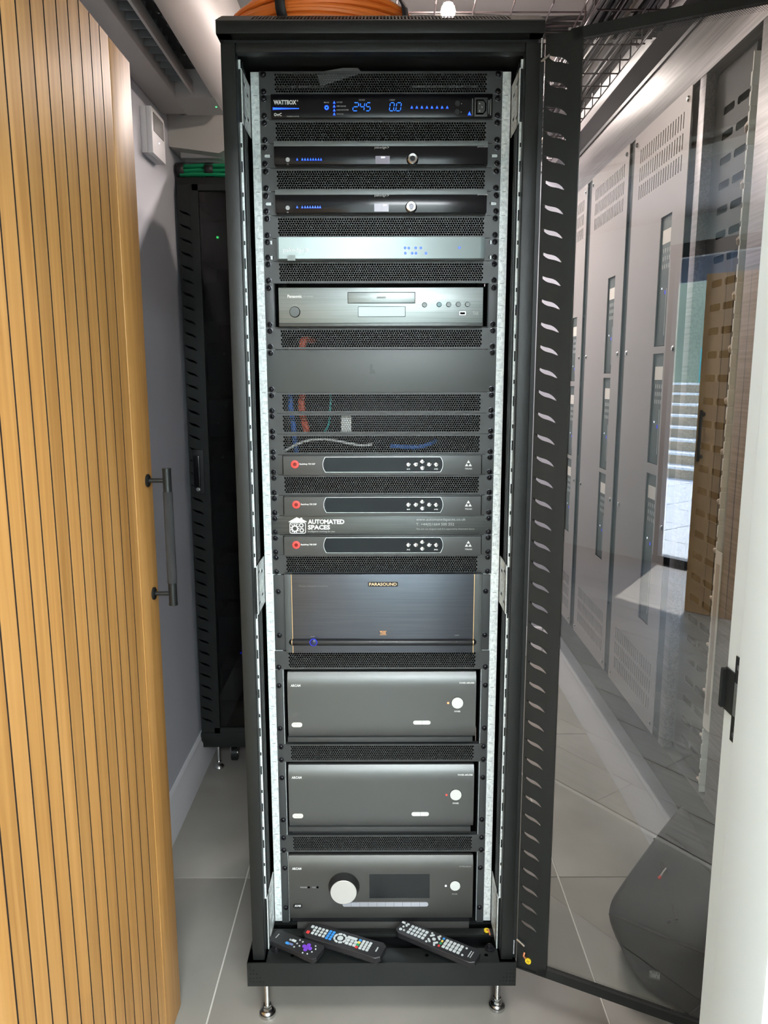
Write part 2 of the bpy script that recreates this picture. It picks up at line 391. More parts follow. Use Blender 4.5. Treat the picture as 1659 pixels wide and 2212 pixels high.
# hall behind the photographer: walls, ceiling, glazing and the terrace outside
struct(G().box(-3.6, -3.5, -4.3, -.99, 0, 2.7, WALLH).obj('wall_hall_left'))
struct(G().box(1.6, 1.7, -4.3, -.99, 0, 2.7, WALLH).obj('wall_hall_right'))
struct(G().box(-3.6, -2.24, -4.3, -4.2, 0, 2.7, WALLH).box(-2.24, 1.7, -4.3, -4.2, 2.42, 2.7, WALLH).box(-.45, 1.7, -4.3, -4.2, 0, 2.42, WALLH).obj('wall_hall_back'))
struct(G().box(-.50, -.44, -4.2, -3.42, 0, 2.6, WALLH).obj('wall_hall_stub'))
struct(G().box(-3.6, 1.7, -4.3, -.99, 2.6, 2.7, CEIL).obj('ceiling_hall'))
wn = empty('window_1', (-1.35, -4.25, 0)); struct(wn)
g = G().box(-2.24, -.45, -4.29, -4.21, 0, .06, FRMD).box(-2.24, -.45, -4.29, -4.21, 2.32, 2.42, FRMD)
for x in (-2.24, -1.36, -.49): g.box(x, x+.04, -4.28, -4.22, .06, 2.32, FRMD)
g.obj('frame', wn)
for x in (-2.2, -1.32): G().box(x, x+.83, -4.253, -4.247, .06, 2.32, WGL).obj('pane', wn)
ter = struct(G().box(-9, 3, -16, -4.3, -.08, -.03, HGRT).obj('floor_terrace', origin=(0, 0, 0)))
for i in range(12):
    for j in range(6):
        x0 = -8.4 + i*.9; y0 = -9.0 + j*.78
        G().box(x0+.006, x0+.89, y0+.006, y0+.77, -.05, -.02, PAVE).obj('tile', ter)
st = empty('garden_steps', (-5, -9.2, 0), 'broad stone garden steps with white nosings beyond the terrace', 'steps')
for i in range(8):
    y = -9.0 - i*.34; z = -.02 + i*.17
    G().box(-8, 0, y-.34, y, -.05, z+.17-.035, STONE).obj('riser', st)
    G().box(-8, 0, y-.35, y+.02, z+.17-.035, z+.17, NOSE).obj('nosing', st)
g = G(); rows = 14
for i in range(rows):
    for j in range(8): pass
bank = G(); NX, NY = 26, 8
bank.add([(-14 + i*.8, -11.75 - j*.9, 1.32 + .43*j + .22*math.sin(i*.6 + j) * (j > 0)) for j in range(NY) for i in range(NX)],
         [(j*NX+i, j*NX+i+1, (j+1)*NX+i+1, (j+1)*NX+i) for j in range(NY-1) for i in range(NX-1)], GRASS)
struct(bank.obj('grass_bank'))
tag(G().box(-6.75, -5.6, -11.9, -11.8, 1.33, 1.95, TEAL, .01).obj('garden_screen'), 'teal garden screen panel standing above the stone steps', 'screen')
g = empty('canopy', (-3, -5.2, 2.4), 'flat pale ribbed canopy roof edge over the terrace', 'canopy')
G().box(-6, 0, -5.3, -4.3, 2.52, 2.60, FRMD).obj('soffit', g)
for i in range(20): G().box(-6+i*.3+.008, -6+i*.3+.292, -5.33, -5.30, 2.28, 2.62, mat('fascia_blue', (.16, .20, .28), .6)).obj('panel', g)
G().box(-5.95, -5.87, -5.25, -5.17, -.02, 2.52, FRMD).obj('post', g); G().box(-.15, -.07, -5.25, -5.17, -.02, 2.52, FRMD).obj('post', g)
for x, y, w_, h_, lb in ((.55, -3.45, .65, .45, 'large added fill light panel on the hall ceiling behind the photographer'), (.1, -1.45, .45, .25, 'smaller added fill light panel on the ceiling just outside the doorway'), (.22, 1.62, .45, .06, 'narrow warm ceiling light strip behind the racks')):
    o = empty('ceiling_light', (x, y, 2.6), lb, 'light')  # the two hall panels are added to go with the fill lights
    G().box(x-w_-.03, x+w_+.03, y-h_-.02, y+h_+.02, 2.5995, 2.612, SKIRT).obj('frame', o)
    G().box(x-w_, x+w_, y-h_, y+h_, 2.596, 2.6, mat('diffuser', (.9, .9, .9), .5, emit=(1, .97, .93), es=2)).obj('diffuser', o)
# ------------------------------------------------------------------ the equipment rack
RY = -.128
rack = empty('equipment_rack', (0, .27, 0), 'tall open black 42-unit equipment rack standing on the tiles in mid room', 'rack')
for sx in (-1, 1):
    G().box(sx*.293, sx*.266, -.118, -.088, .165, 2.062, BLK, .003).obj('post', rack)
    G().box(sx*.293, sx*.270, .62, .66, .165, 2.062, BLK, .003).obj('post', rack)
G().box(.2935, .3015, -.112, -.085, .165, 2.062, BLK).box(.2935, .2965, -.085, .0, .165, 2.062, BLK2).obj('hinge_post', rack)
g = G().box(-.266, .266, -.112, -.092, 2.048, 2.064, BLK, .002).box(-.266, .266, -.06, -.045, 2.064, 2.07, BLK)
g.box(-.24, -.10, .05, .056, 2.043, 2.046, ZINC).box(.06, .2, .05, .056, 2.043, 2.046, ZINC)
g.obj('header_beam', rack)
g = G().box(-.2985, .2985, -.098, .672, 2.094, 2.112, BLK).box(-.2985, .2985, -.1285, -.10, 2.073, 2.095, BLK, .002).box(-.29, .29, -.10, .66, 2.068, 2.073, BLK2)
g.box(-.2985, -.272, -.126, .672, 2.073, 2.094, BLK).box(.272, .2985, -.126, .672, 2.073, 2.094, BLK)
g.obj('roof', rack)
def chamf(a_, b_, d):                                   # slotted strip of the roof leaning back
    t = b_; return (a_*(1-.02*t/.026), -.1285 + t*.95, 2.0945 + t*.62 - d)
holes = [[(-.236 + i*.00635 + q, b_) for q, b_ in ((0, .004), (.0037, .004), (.0037, .026), (0, .026))] for i in range(75)]
plate(rect(-.2985, .2985, 0, .030), holes, .0016, mat('roof_strip_lit', (.050, .047, .045), .4), chamf).obj('vent_strip', rack)  # paler than the roof: light caught on this edge is in the colour
# base frame
g = plate(rect(-.3045, .2995, .108, .1665), [circ(sx*(.294 if sx > 0 else .298) - sx*i*.0075, .1585 - j*.0095, .0014, 6) for sx in (-1, 1) for j in range(5) for i in range(j+1)], .002, BLK, lambda a_, b_, d: (a_, -.1275+d, b_))
g.box(-.3045, .2995, -.1265, -.082, .160, .1665, BLK, .001).box(-.3045, -.262, -.1265, .66, .110, .1665, BLK).box(.262, .2995, -.1265, .66, .110, .1665, BLK).box(-.30, .30, .62, .66, .110, .1665, BLK)
g.box(-.262, .262, -.040, -.018, .1600, .1665, BLK, .001).box(-.262, .262, .005, .06, .1585, .1665, BLK)
g.box(-.262, .262, -.10, .62, .110, .114, BLK2)
g.obj('base_frame', rack)
for x in (-.205, -.07, .10, .235): G().cyl((x, -.105, .1664), (x, -.105, .1668), .0045, HOLE, 12).obj('bolt_hole', rack)
for sx in (-1, 1): G().lathe((sx*.245, -.085, .1665), (0, 0, 1), [(.011, 0), (.011, .003), (.007, .004), (.006, .010), (.002, .012)], SCR, 12).obj('bolt', rack)
tp = G().box(-.205, .207, -.004, -.002, .143, .1725, mat('shelf_plate', (.06, .06, .057), .5)); tp.obj('lower_plate', rack)
# side and rear panels
G().box(-.2965, -.2945, -.085, .62, .167, 2.07, BLK2).obj('side_panel', rack); G().box(.2945, .2965, -.085, .62, .167, 2.07, BLK2).obj('side_panel', rack)
G().box(-.29, .29, .655, .665, .167, 2.07, BLK2).obj('rear_door', rack)
# slotted inner strips and dark trunks
for sx in (-1, 1):
    hol = [rect(-.0012, .0016, .20 + k*.0445, .20 + k*.0445 + (.020 if k % 2 else .008)) for k in range(41)]
    plate(rect(-.0028, .0028, .17, 2.045), hol, .001, GALV, lambda a_, b_, d: (sx*.2655 + a_, -.086 + d, b_)).obj('slotted_strip', rack)
    G().box(sx*.2720, sx*.2640, -.084, -.02, .17, 2.045, BLK2).box(sx*.2612, sx*.2604, -.074, -.07, .17, 2.045, BLK).obj('cable_trunk', rack)
# galvanised mounting rails with unit numbers
TV = {42:155,41:206.2,40:259.4,39:311.3,38:363.6,37:414.7,36:466.2,35:515.6,34:564.5,33:612.9,32:660.6,31:708.3,30:755.1,29:801.6,28:847.6,27:892.5,26:937.4,25:981.7,24:1025.3,23:1069.3,22:1112.7,21:1154.7,20:1197.6,19:1239.2,18:1280.6,17:1322,16:1363.6,15:1404.5,14:1445.5,13:1485,12:1525,11:1565,10:1605.4,9:1645,8:1684,7:1723.5,6:1762.5,5:1801.4,4:1840,3:1878.5,2:1916.5,1:1954,0:1991}
ZT = {k: at(829, v, 0).z for k, v in TV.items()}
for sx in (-1, 1):
    rl = G().box(sx*.2583, sx*.2235, 0, .0022, .1725, ZT[42], GALV, .0006).box(sx*.2583, sx*.2563, .002, .035, .1725, ZT[42], GALV).box(sx*.2235, sx*.2215, 0, .03, .1725, ZT[42], BLK2)
    ro = rl.obj('mounting_rail', rack, 'galvanised rail with printed unit numbers')
    g = G()
    for k in range(1, 43):
        z = ZT[k-1]; c = (ZT[k] + ZT[k-1])/2
        if k > 1: g.box(sx*.2455, sx*.2585 if False else sx*.2535, -.0003, 0, z-.0004, z+.0004, DIMP)
        x0, x1 = (-.2505, -.2425) if sx < 0 else (.2418, .2498)
        textg(str(k), GRYP, 0, .0003, g, front(0), (x0 + (.0045 if k < 10 else .001), x1, c-.0034, c+.0034))
    g.obj('unit_numbers', ro, 'small printed unit numbers', smooth=False)
# slotted cage brackets between rail and frame
def bracket(sx, z0, z1):
    hol = [rect(-.072, -.040, z0+.014, z0+.022), rect(-.072, -.040, z1-.022, z1-.014), rect(-.030, -.004, z0+.022, z0+.030), rect(-.030, -.004, z1-.030, z1-.022)]
    hol += [rect(-.070 + i*.015, -.064 + i*.015, (z0+z1)/2-.010, (z0+z1)/2+.008) for i in range(4)]
    b = plate(rect(-.083, .012, z0, z1), hol, .0015, GALV, lambda a_, b_, d: (sx*(.2615 - d), a_-.004, b_)).obj('cage_bracket', rack, 'bright slotted bracket')
    G().box(sx*.2625, sx*.2700, -.0885, -.02, z0+.002, z1-.002, BLK).obj('backing', b)
for sx in (-1, 1):
    for z0, z1 in ((1.934, 2.030), (.966, 1.070), (.168, .298)): bracket(sx, z0, z1)
# feet and castors
for x, y in ((-.268, -.09), (.268, -.072), (-.268, .6), (.268, .6)):
    g = G().cyl((x, y, .012), (x, y, .112), .0062, ZINC, 14)
    for k in range(30): g.lathe((x, y, .028 + k*.0027), (0, 0, 1), [(.0061, 0), (.0067, .0009), (.0061, .0018)], ZINC, 10)
    g.lathe((x, y, 0), (0, 0, 1), [(.0185, 0), (.0195, .003), (.0185, .008), (.0150, .0095), (.0165, .012), (.0150, .014), (.010, .016)], ZINC, 26)
    g.cyl((x, y, .016), (x, y, .0215), .0108, ZINC, 6); g.cyl((x, y, .0225), (x, y, .028), .0095, ZINC, 6)
    g.obj('levelling_foot', rack)
    g = G()
    for dx in (-.022, .020): g.box(x+dx-.009, x+dx+.009, y-.012, y+.012, .100, .112, BLK, .001)
    g.obj('foot_bracket', rack)
g = G()
g.cyl((.246, -.03, .168), (.246, -.03, .1715), .0065, YEL, 14); g.tube([(.246, -.03, .170), (.250, -.035, .175), (.252, -.045, .169)], .002, COPP, 6)
g.obj('earth_tag', rack, 'yellow round earth tag with copper lug')

# glass door swung open to the right
HP = Vector((.3025, -.1155, 0)); aa = math.radians(-27.2); DD = Vector((math.cos(aa), math.sin(aa), 0)); NN = Vector((DD.y, -DD.x, 0))
def dp(s, z, d=0): p = HP + DD*s + NN*d; return (p.x, p.y, z)       # d towards the viewer
door = empty('door_hinge_side', (0, 0, 0))
bpy.data.objects.remove(door)
def sslot(s0, z0, L=.040, D=-.021, t=.0082, n=9):
    up, lo = [], []
    for i in range(n):
        q = i/(n-1); c = z0 + D*(q + .085*math.sin(2*PI*q)); h = max(.0006, t/2*math.sin(PI*min(1, max(0, q)))**.55)
        sk = .004*math.cos(PI*q)*0
        up.append((s0 + L*q, c + h + .0001)); lo.append((s0 + L*q, c - h - .0001))
    return up + lo[::-1]
def door_frame(width, z0, z1, fn, slotrange, pane_in=.072, rib=(.046, .068)):
    def bx(g, s0, s1, d0, d1, a0, a1, m):
        c = [(s, d, z) for z in (a0, a1) for s, d in ((s0, d0), (s1, d0), (s1, d1), (s0, d1))]
        g.add([fn(s, z, d) for s, d, z in c], [(0,3,2,1),(4,5,6,7),(0,1,5,4),(1,2,6,5),(2,3,7,6),(3,0,4,7)], m)
    g = G()
    for side in (0, 1):
        fs = (lambda s: s) if side == 0 else (lambda s: width - s)
        zs = []; z = slotrange[1]
        while z > slotrange[0]: zs.append(z); z -= .0432
        gg = plate(rect(0, .050, z0, z1), [sslot(.0035, z) for z in zs], .0014, BLK, lambda a_, b_, d: fn(fs(a_), b_, d))
        g.v, g.f, g.m, g.mats = g.v, g.f, g.m, g.mats
        k = len(g.v); g.v += gg.v; i = g.mi(BLK); g.f += [[k+q for q in f_] for f_ in gg.f]; g.m += [i]*len(gg.f)
        bx(g, min(fs(.048), fs(.050)), max(fs(.048), fs(.050)), 0, .009, z0, z1, BLK)
        bx(g, min(fs(.050), fs(.070)), max(fs(.050), fs(.070)), .002, .009, z0, z1, BLK)
        bx(g, min(fs(0), fs(.0015)), max(fs(0), fs(.0015)), -.024, 0, z0, z1, BLK)
    bx(g, .050, width-.050, -.004, .009, z0, z0+.021, BLK); bx(g, .050, width-.050, -.004, .009, z1-.019, z1, BLK)
    bx(g, 0, width, -.016, -.0145, z0, z0+.004, BLK)
    return g, bx
dz0, dz1 = .1505, 2.0735
g, bxd = door_frame(.598, dz0, dz1, dp, (.245, 2.040))
dr = g.obj('glass_door', rack, 'open black framed glass door with slotted stiles')
g = G()
bxd(g, .070, .528, -.0020, .0020, dz0+.021, dz1-.019, GLS)
gp = g.obj('glass_pane', dr)
g = G()                                                  # dotted printed border along the top and bottom edges of the pane
for zz, sg in ((dz0+.021, 1), (dz1-.019, -1)):
    for j in range(6):
        for i in range(110):
            s_ = .072 + i*.0041 + (j % 2)*.00205; z_ = zz + sg*(.0012 + j*.0019); r_ = .0011*(1 - j*.09)
            c = [(s_-r_, z_), (s_, z_-r_), (s_+r_, z_), (s_, z_+r_)]
            g.add([dp(a_, b_, .0022) for a_, b_ in c], [(0, 1, 2, 3)], FRIT)
fo = g.obj('printed_border', dr, smooth=False); fo['kind'] = 'stuff'
g = G()
for z0, z1 in ((2.036, 2.070), (.180, .215)):
    g.cyl(dp(-.006, z0, .004), dp(-.006, z1, .004), .0016, ZINC, 8)
    for k in range(14): g.lathe(dp(-.006, z0 + (z1-z0)*k/14, .004), (0, 0, 1), [(.0022, 0), (.0028, .0008), (.0022, .0016)], ZINC, 8)
g.cyl(dp(-.006, 2.030, .004), dp(.012, 2.036, .012), .0024, ZINC, 8); g.cyl(dp(.000, .218, .004), dp(.020, .212, .010), .0024, ZINC, 8)
g.obj('hinge_spring', dr, 'zinc spring hinge')
g = G().cyl(dp(.027, .172, .001), dp(.027, .172, .004), .0068, YEL, 18); g.box(0, 0, 0, 0, 0, 0, YEL) if False else None
for a_ in (0, PI/2):
    c = math.cos(a_ + .5)*.004; s_ = math.sin(a_ + .5)*.004
    g.cyl(dp(.027-c, .172-s_, .0042), dp(.027+c, .172+s_, .0042), .0006, mat('tag_dark', (.45, .30, .01), .5), 5)
g.tube([dp(.018, .190, .002), dp(.017, .184, .006), dp(.021, .178, .004)], .0026, COPP, 6)
g.obj('earth_tag', dr, 'round yellow earth tag')
g = G()
bxd(g, -.004, .072, -.016, .004, .146, .1495, BLK)
g.cyl(dp(.034, .1500, -.006), dp(.034, .1505, -.006), .0065, ZINC, 14)
g.obj('hinge_plate', dr)
g = G()
for s_ in (.045, .058): g.cyl(dp(s_, dz1-.002, .004), dp(s_, dz1+.003, .004), .0035, ZINC, 10)
g.obj('screw', dr)
bxg = G(); bxd(bxg, .553, .575, .001, .014, 1.00, 1.14, BLKG); bxg.obj('handle', dr)

# ------------------------------------------------------------------ rack-mounted units
def scr_mesh():
    g = G().lathe((0, 0, 0), (0, -1, 0), [(.0062, 0), (.0062, .0010), (.0050, .0012), (.0048, .0022), (.0036, .0036), (.0016, .0043)], SCR, 16)
    for a_ in (.5, .5+PI/2):
        c, s_ = math.cos(a_)*.0026, math.sin(a_)*.0026; n = Vector((-math.sin(a_), 0, math.cos(a_)))*.0006
        P = [Vector((-c, -.0046, -s_)), Vector((c, -.0046, s_))]
        g.add([P[0]-n, P[1]-n, P[1]+n, P[0]+n, P[0]-n+Vector((0, .002, 0)), P[1]-n+Vector((0, .002, 0)), P[1]+n+Vector((0, .002, 0)), P[0]+n+Vector((0, .002, 0))], [(0, 1, 2, 3), (0, 4, 5, 1), (1, 5, 6, 2), (2, 6, 7, 3), (3, 7, 4, 0)], HOLE)
    return g.mesh('screw')
SCM = scr_mesh()
def screws(root, zs, x=.2325, y=-.003):
    for sx in (-1, 1):
        for z in zs:
            o = bpy.data.objects.new('screw', SCM); COL.objects.link(o); o.parent = root
            o.location = (sx*x, y - root.location.y, z - root.location.z); o.rotation_euler = (0, random.uniform(0, 1.5), 0)
def rr(u0, u1, v0, v1, y): return (at(u0, (v0+v1)/2, y).x, at(u1, (v0+v1)/2, y).x, at((u0+u1)/2, v1, y).z, at((u0+u1)/2, v0, y).z)
def zc(v, y=-.003): return at(829, v, y).z
def unit(name, ktop, kbot, label, cat, group=None):
    """ktop..kbot are rack unit numbers, e.g. 33,32"""
    z0 = ZT[kbot-1]; z1 = ZT[ktop]
    return empty(name, (0, 0, z0), label, cat, group), z0+.0004, z1-.0004
def slots_plate(x0, x1, z0, z1, holes, m, y=-.0015, th=.003): return plate(rrect(x0, x1, z0, z1, .001, 2), holes, th, m, lambda a_, b_, d: (a_, y+d, b_))
def prt(root, body, m, box, y, bold=0.0, name='lettering', label=None):
    x0, x1, z0, z1 = rr(*box, y)
    return textg(body, m, bold, .0003, None, front(y), (x0, x1, z0, z1)).obj(name, root, label, smooth=False)
def tri_leds(root, us, v, y, hw=2.8, hh=4.5, m=LCYAN, halo=LBLUE):
    g = G(); 
    for u_ in us:
        p = at(u_, v, y); a_, b_ = .0019*hw/2.8, .0031*hh/4.5
        g.prism([(p.x-a_, p.z-b_*.6), (p.x+a_, p.z-b_*.6), (p.x, p.z+b_*.6)], .0008, m, front(y))
        g.prism([(p.x-a_*1.5, p.z-b_*.9), (p.x+a_*1.5, p.z-b_*.9), (p.x, p.z+b_*1.0)], .0003, halo, front(y))
    return g.obj('indicator', root, 'blue light')
def disc(g, u_, v, r_, y, m, d=.001, n=20): p = at(u_, v, y); g.cyl((p.x, y, p.z), (p.x, y-d, p.z), r_, m, n)
def chassis(root, z0, z1, x=.215, y1=.34):
    G().box(-x, x, .004, y1, z0+.002, z1-.002, BLK2).obj('chassis', root)

# honeycomb vent panels: one mesh, fourteen things
PT = .00502; RP = PT*.866
vh = []
for j in range(8):
    for i in range(83 + (j % 2 == 0)):
        vh.append(circ(-.2085 + i*PT + (PT/2 if j % 2 else 0), .0221 + (3.5-j)*RP, .00226, 8))
H1 = .0437
vent = plate(rrect(-.2413, .2413, .0002, H1, .001, 2), vh, .0014, PAN, lambda a_, b_, d: (a_, -.0018+d, b_))
vmesh = vent.mesh('perforated_panel')
fm = G().box(-.2413, .2413, -.0011, .012, .0002, .0018, PAN).box(-.2413, .2413, -.0011, .012, H1-.0016, H1, PAN).mesh('folded_edge')
VL = {42: 'perforated black vent panel at the very top of the rack, loose film behind its holes',
      40: 'perforated vent panel directly below the blue-lit power conditioner',
      38: 'perforated vent panel between the two slim gloss-black power distribution units',
      36: 'perforated vent panel just above the silver-fronted router',
      34: 'perforated vent panel between the silver router and the disc player',
      31: 'perforated vent panel between the disc player and the plain blank panel',
      28: 'perforated vent panel just under the plain blank panel, uppermost of three together',
      27: 'perforated vent panel with a white plate behind it, middle of three together',
      26: 'perforated vent panel above the first red-lit amplifier, pale cable behind it',
      24: 'perforated vent panel between the first and second red-lit amplifiers',
      20: 'perforated vent panel between the lowest red-lit amplifier and the gold-lined amplifier',
      15: 'perforated vent panel under the gold-lined amplifier',
      10: 'perforated vent panel between the two plain grey power amplifiers',
      5: 'perforated vent panel between the lower grey power amplifier and the big-knob processor'}
for k, lb in VL.items():
    rt, z0, z1 = unit('vent_panel', k, k, lb, 'vent panel', 'honeycomb vent panels in the rack')
    rt.location.z = (z0+z1)/2 - H1/2
    for nm, me in (('perforated_panel', vmesh), ('folded_edge', fm)):
        o = bpy.data.objects.new(nm, me); COL.objects.link(o); o.parent = rt
    c = (z0+z1)/2
    screws(rt, (c-.0159,) if k == 15 else (c-.0159, c+.0159))
# plain blank
rt, z0, z1 = unit('blank_panel', 30, 29, 'plain two-unit dark grey blank panel with one small oily smudge', 'panel')
p = at(803, 797, -.003)
G().box(-.2413, .2413, -.003, 0, z0, z1, PANL, .0008).obj('panel', rt)
G().prism([(p.x-.004, p.z-.010), (p.x+.008, p.z-.010), (p.x+.006, p.z-.003), (p.x+.002, p.z), (p.x+.002, p.z+.010), (p.x-.004, p.z+.010)], .0001, mat('smudge', (.034, .038, .038), .35), front(-.003)).obj('smudge', rt)
screws(rt, (z0+.0065, z1-.0065))

# power conditioner
Y = -.012
rt, z0, z1 = unit('power_conditioner', 41, 41, 'gloss black power conditioner with blue 245 readout and front mains socket', 'power unit')
G().box(-.2413, .2413, -.003, 0, z0, z1, PAN, .0008).obj('ear_plate', rt)
x0, x1, _, _ = rr(585, 1064, 206, 259, Y)
G().box(x0, x1, Y, -.003, z0+.0006, z1-.0006, BLKG, .0008).obj('front_panel', rt); chassis(rt, z0, z1)
prt(rt, 'WATTBOX', WHT, (591, 640, 216, 226), Y, .035); prt(rt, '®', WHT, (641, 644, 216, 219.5), Y)
prt(rt, 'OvrC', WHT, (592, 608.5, 244, 251), Y, .02); prt(rt, 'WB-800CH1U-IPVM-8', GRYP, (619, 646, 250, 253), Y)
g = G(); a0, a1, b0, b1 = rr(590, 646, 232.5, 236.5, Y)
g.prism([(a0, b0), (a0+.02, b0+.0010), (a1, (b0+b1)/2-.0004), (a1, (b0+b1)/2+.0004), (a0+.02, b1-.0010), (a0, b1-.0004)], .0004, LCYAN, front(Y))
g.prism([(a0-.001, b0-.0010), (a1, (b0+b1)/2-.0008), (a1, (b0+b1)/2+.0008), (a0-.001, b1+.0006)], .0002, LBLUE, front(Y)); g.obj('light_bar', rt, 'glowing blue light bar')
g = G(); disc(g, 705.5, 232.5, .0048, Y, LBLUE, .0004); disc(g, 705.5, 232.5, .0036, Y-.0004, LCYAN, .0004); disc(g, 705.5, 232.5, .0017, Y-.0008, BLKG, .0002); g.obj('power_button', rt, 'round glowing blue power button')
for v in (221, 229.3, 237.7, 246): tri_leds(rt, (722,), v, Y)
for t_, b_ in (('POWER', (700, 711, 220, 223)), ('AUTO RESET', (727, 740, 219.5, 222.5)), ('OVER VOLTAGE', (727, 747, 228, 231)), ('SURGE PROTECTED', (727, 753, 236, 239)), ('UPS POWER', (727, 742, 245, 248)), ('VOLTAGE', (775, 788, 214.5, 217.5)), ('CURRENT', (841, 853, 214.5, 217.5))):
    prt(rt, t_, GRYP, b_, Y)
def seg7(ch, u0, u1, v0, v1, y, m):
    S = {'2': 'abged', '4': 'fgbc', '5': 'afgcd', '0': 'abcdef'}[ch]; g = G()
    a0, a1, b0, b1 = rr(u0, u1, v0, v1, y); w_ = a1-a0; h_ = b1-b0; t = .0013
    sh = lambda p, q: (a0 + p*w_ + (q-.5)*.0022, b0 + q*h_)
    seg = {'a': ((.12, 1), (.88, 1)), 'g': ((.12, .5), (.88, .5)), 'd': ((.12, 0), (.88, 0)), 'b': ((1, .93), (1, .56)), 'c': ((1, .44), (1, .07)), 'f': ((0, .93), (0, .56)), 'e': ((0, .44), (0, .07))}
    for s_ in S:
        p, q = Vector(sh(*seg[s_][0])), Vector(sh(*seg[s_][1])); d = (q-p).normalized()*t*.5; n = Vector((-d.y, d.x))
        g.prism([tuple(p), tuple(p+d+n), tuple(q-d+n), tuple(q), tuple(q-d-n), tuple(p+d-n)], .0005, m, front(y))
    return g
for ch, u0, u1 in (('2', 763, 774), ('4', 778, 787), ('5', 791, 800), ('0', 842, 851), ('0', 856, 866)):
    seg7(ch, u0, u1, 222, 239.5, Y, LCYAN).obj('digit', rt, 'glowing blue digit ' + ch)
g = G(); disc(g, 852.5, 239, .0008, Y, LCYAN); g.obj('digit', rt, 'blue decimal point')
tri_leds(rt, (889.5, 900.3, 911.3, 922.2, 933, 944, 955, 966), 231.5, Y)
tri_leds(rt, (1014,), 245, Y, 3.8, 6)
g = G()
for u_, v in ((988, 224), (987, 242)): disc(g, u_, v, .0050, Y, BLK, .0018); disc(g, u_+9, v, .0008, Y, GRYP, .0003)
g.obj('button', rt)
a0, a1, b0, b1 = rr(1025, 1053, 211, 252, Y)
g = G().box(a0, a1, Y-.0012, Y, b0, b1, PAN, .0006)
a0, a1, b0, b1 = rr(1028, 1050, 216, 248, Y)
oct_ = lambda k: [(a0+k, b0+k), (a1-.006, b0+k), (a1-k, b0+.007), (a1-k, b1-.007), (a1-.006, b1-k), (a0+k, b1-k)]
g.prism(oct_(0), .0022, HOLE, front(Y-.001)); g.prism(oct_(.0028), .0024, PAN, front(Y-.0012))
for u_, v in ((1036, 224), (1041, 231.5), (1036, 240)): disc(g, u_, v, .0012, Y-.0036, ZINC, .0006, 8)
g.obj('mains_socket', rt, 'black three-pin mains socket')
g = G()
for u_, v0, v1 in ((1020.5, 213, 250), (1056, 216, 246), (1060, 214, 249)):
    a0, a1, b0, b1 = rr(u_-.9, u_+.9, v0, v1, Y); g.box(a0, a1, Y-.0004, Y, b0, b1, DIMP)
g.obj('printed_mark', rt)
screws(rt, ((z0+z1)/2-.0159, (z0+z1)/2+.0159))

# two slim power distribution units
def pdu(k, lb, vled, vcirc, vdisp, vk, uled, uc, ud, uk, tv):
    rt, z0, z1 = unit('power_distribution_unit', k, k, lb, 'power unit', 'slim gloss-black power distribution units')
    hol = [rrect(sx*.2275-.007, sx*.2275+.007, (z0+z1)/2-.0032, (z0+z1)/2+.0032, .003) for sx in (-1, 1)]
    slots_plate(-.2413, .2413, z0, z1, hol, PAN).obj('ear_plate', rt)
    g = G()
    for sx in (-1, 1): g.box(sx*.236, sx*.2335, .0001, .0004, (z0+z1)/2-.003, (z0+z1)/2+.003, ZINC)
    a0, a1, _, _ = rr(592, 1060, 313, 363, -.03)
    x0, x1 = -.2118, .2118
    zs = z1 - .0105
    G().box(x0, x1, -.026, -.003, zs, z1-.0006, mat('strip_grey', (.13, .145, .145), .4, .3), .0006).obj('top_strip', rt)
    G().box(x0, x1, -.026, -.003, z0+.0006, zs-.0004, BLKG, .0006).obj('front_panel', rt)
    chassis(rt, z0, z1); Y = -.026
    g = G(); disc(g, uc, vcirc, .0042, Y, GRYP, .0006); g.obj('sensor_window', rt)
    g = G(); disc(g, uc, vcirc+9.5, .0016, Y, GRYP, .0003, 12); disc(g, uc, vcirc+9.5, .0010, Y-.0003, BLKG, .0002, 12); g.obj('printed_mark', rt)
    tri_leds(rt, uled, vled, Y, 2.2, 4.2)
    a0, a1, b0, b1 = rr(ud[0], ud[1], vdisp[0], vdisp[1], Y); G().box(a0, a1, Y-.0005, Y, b0, b1, SCRN).obj('display', rt, 'small lit grey display')
    g = G(); 
    textg('230V', LWHT, .02, .0002, g, front(Y-.0005), ((a0+a1)/2-.003 + (.006 if k == 37 else 0), (a0+a1)/2+.005 + (.006 if k == 37 else 0), b1-.004, b1-.0016)); g.obj('reading', rt, smooth=False)
    p = at(uk, vk, Y)
    G().lathe((p.x, Y, p.z), (0, -1, 0), [(.0118, 0), (.0114, .0012), (.0102, .003), (.0100, .010), (.0088, .011), (.0052, .0108), (.0046, .0085)], CHR, 30).obj('knob', rt, 'chrome rotary knob')
    G().cyl((p.x, Y-.0086, p.z), (p.x, Y-.0098, p.z), .0046, SCR, 20).obj('knob_cap', rt)
    prt(rt, 'pakedge', GRYP, (809, 835, tv, tv+7), Y, .005)
    p = at(838.5, tv+2.7, Y)
    g = G().prism([(p.x-.002, p.z+.0026), (p.x+.0022, p.z), (p.x-.002, p.z-.0026), (p.x-.0008, p.z)], .0003, GRYP, front(Y)); g.obj('printed_mark', rt)
    prt(rt, 'powerpak', GRYP, (1032, 1054, tv-.5, tv+3.8), Y, .01)
    screws(rt, ((z0+z1)/2-.0150, (z0+z1)/2+.0150), .2335)
pdu(39, 'slim gloss-black power distribution unit under the second vent panel, upper of the pair', 344, 345, (337, 354), 345, (642, 653, 659, 665, 671, 676.5, 682, 688, 693.5), 621.5, (811, 842), 891, 315.5)
pdu(37, 'slim gloss-black power distribution unit above the silver router, lower of the pair', 447, 449, (440, 457), 448, (642, 653, 659, 664.5, 670, 675.5, 681, 686.5, 691.5), 621.5, (808.5, 839.5), 888, 419)

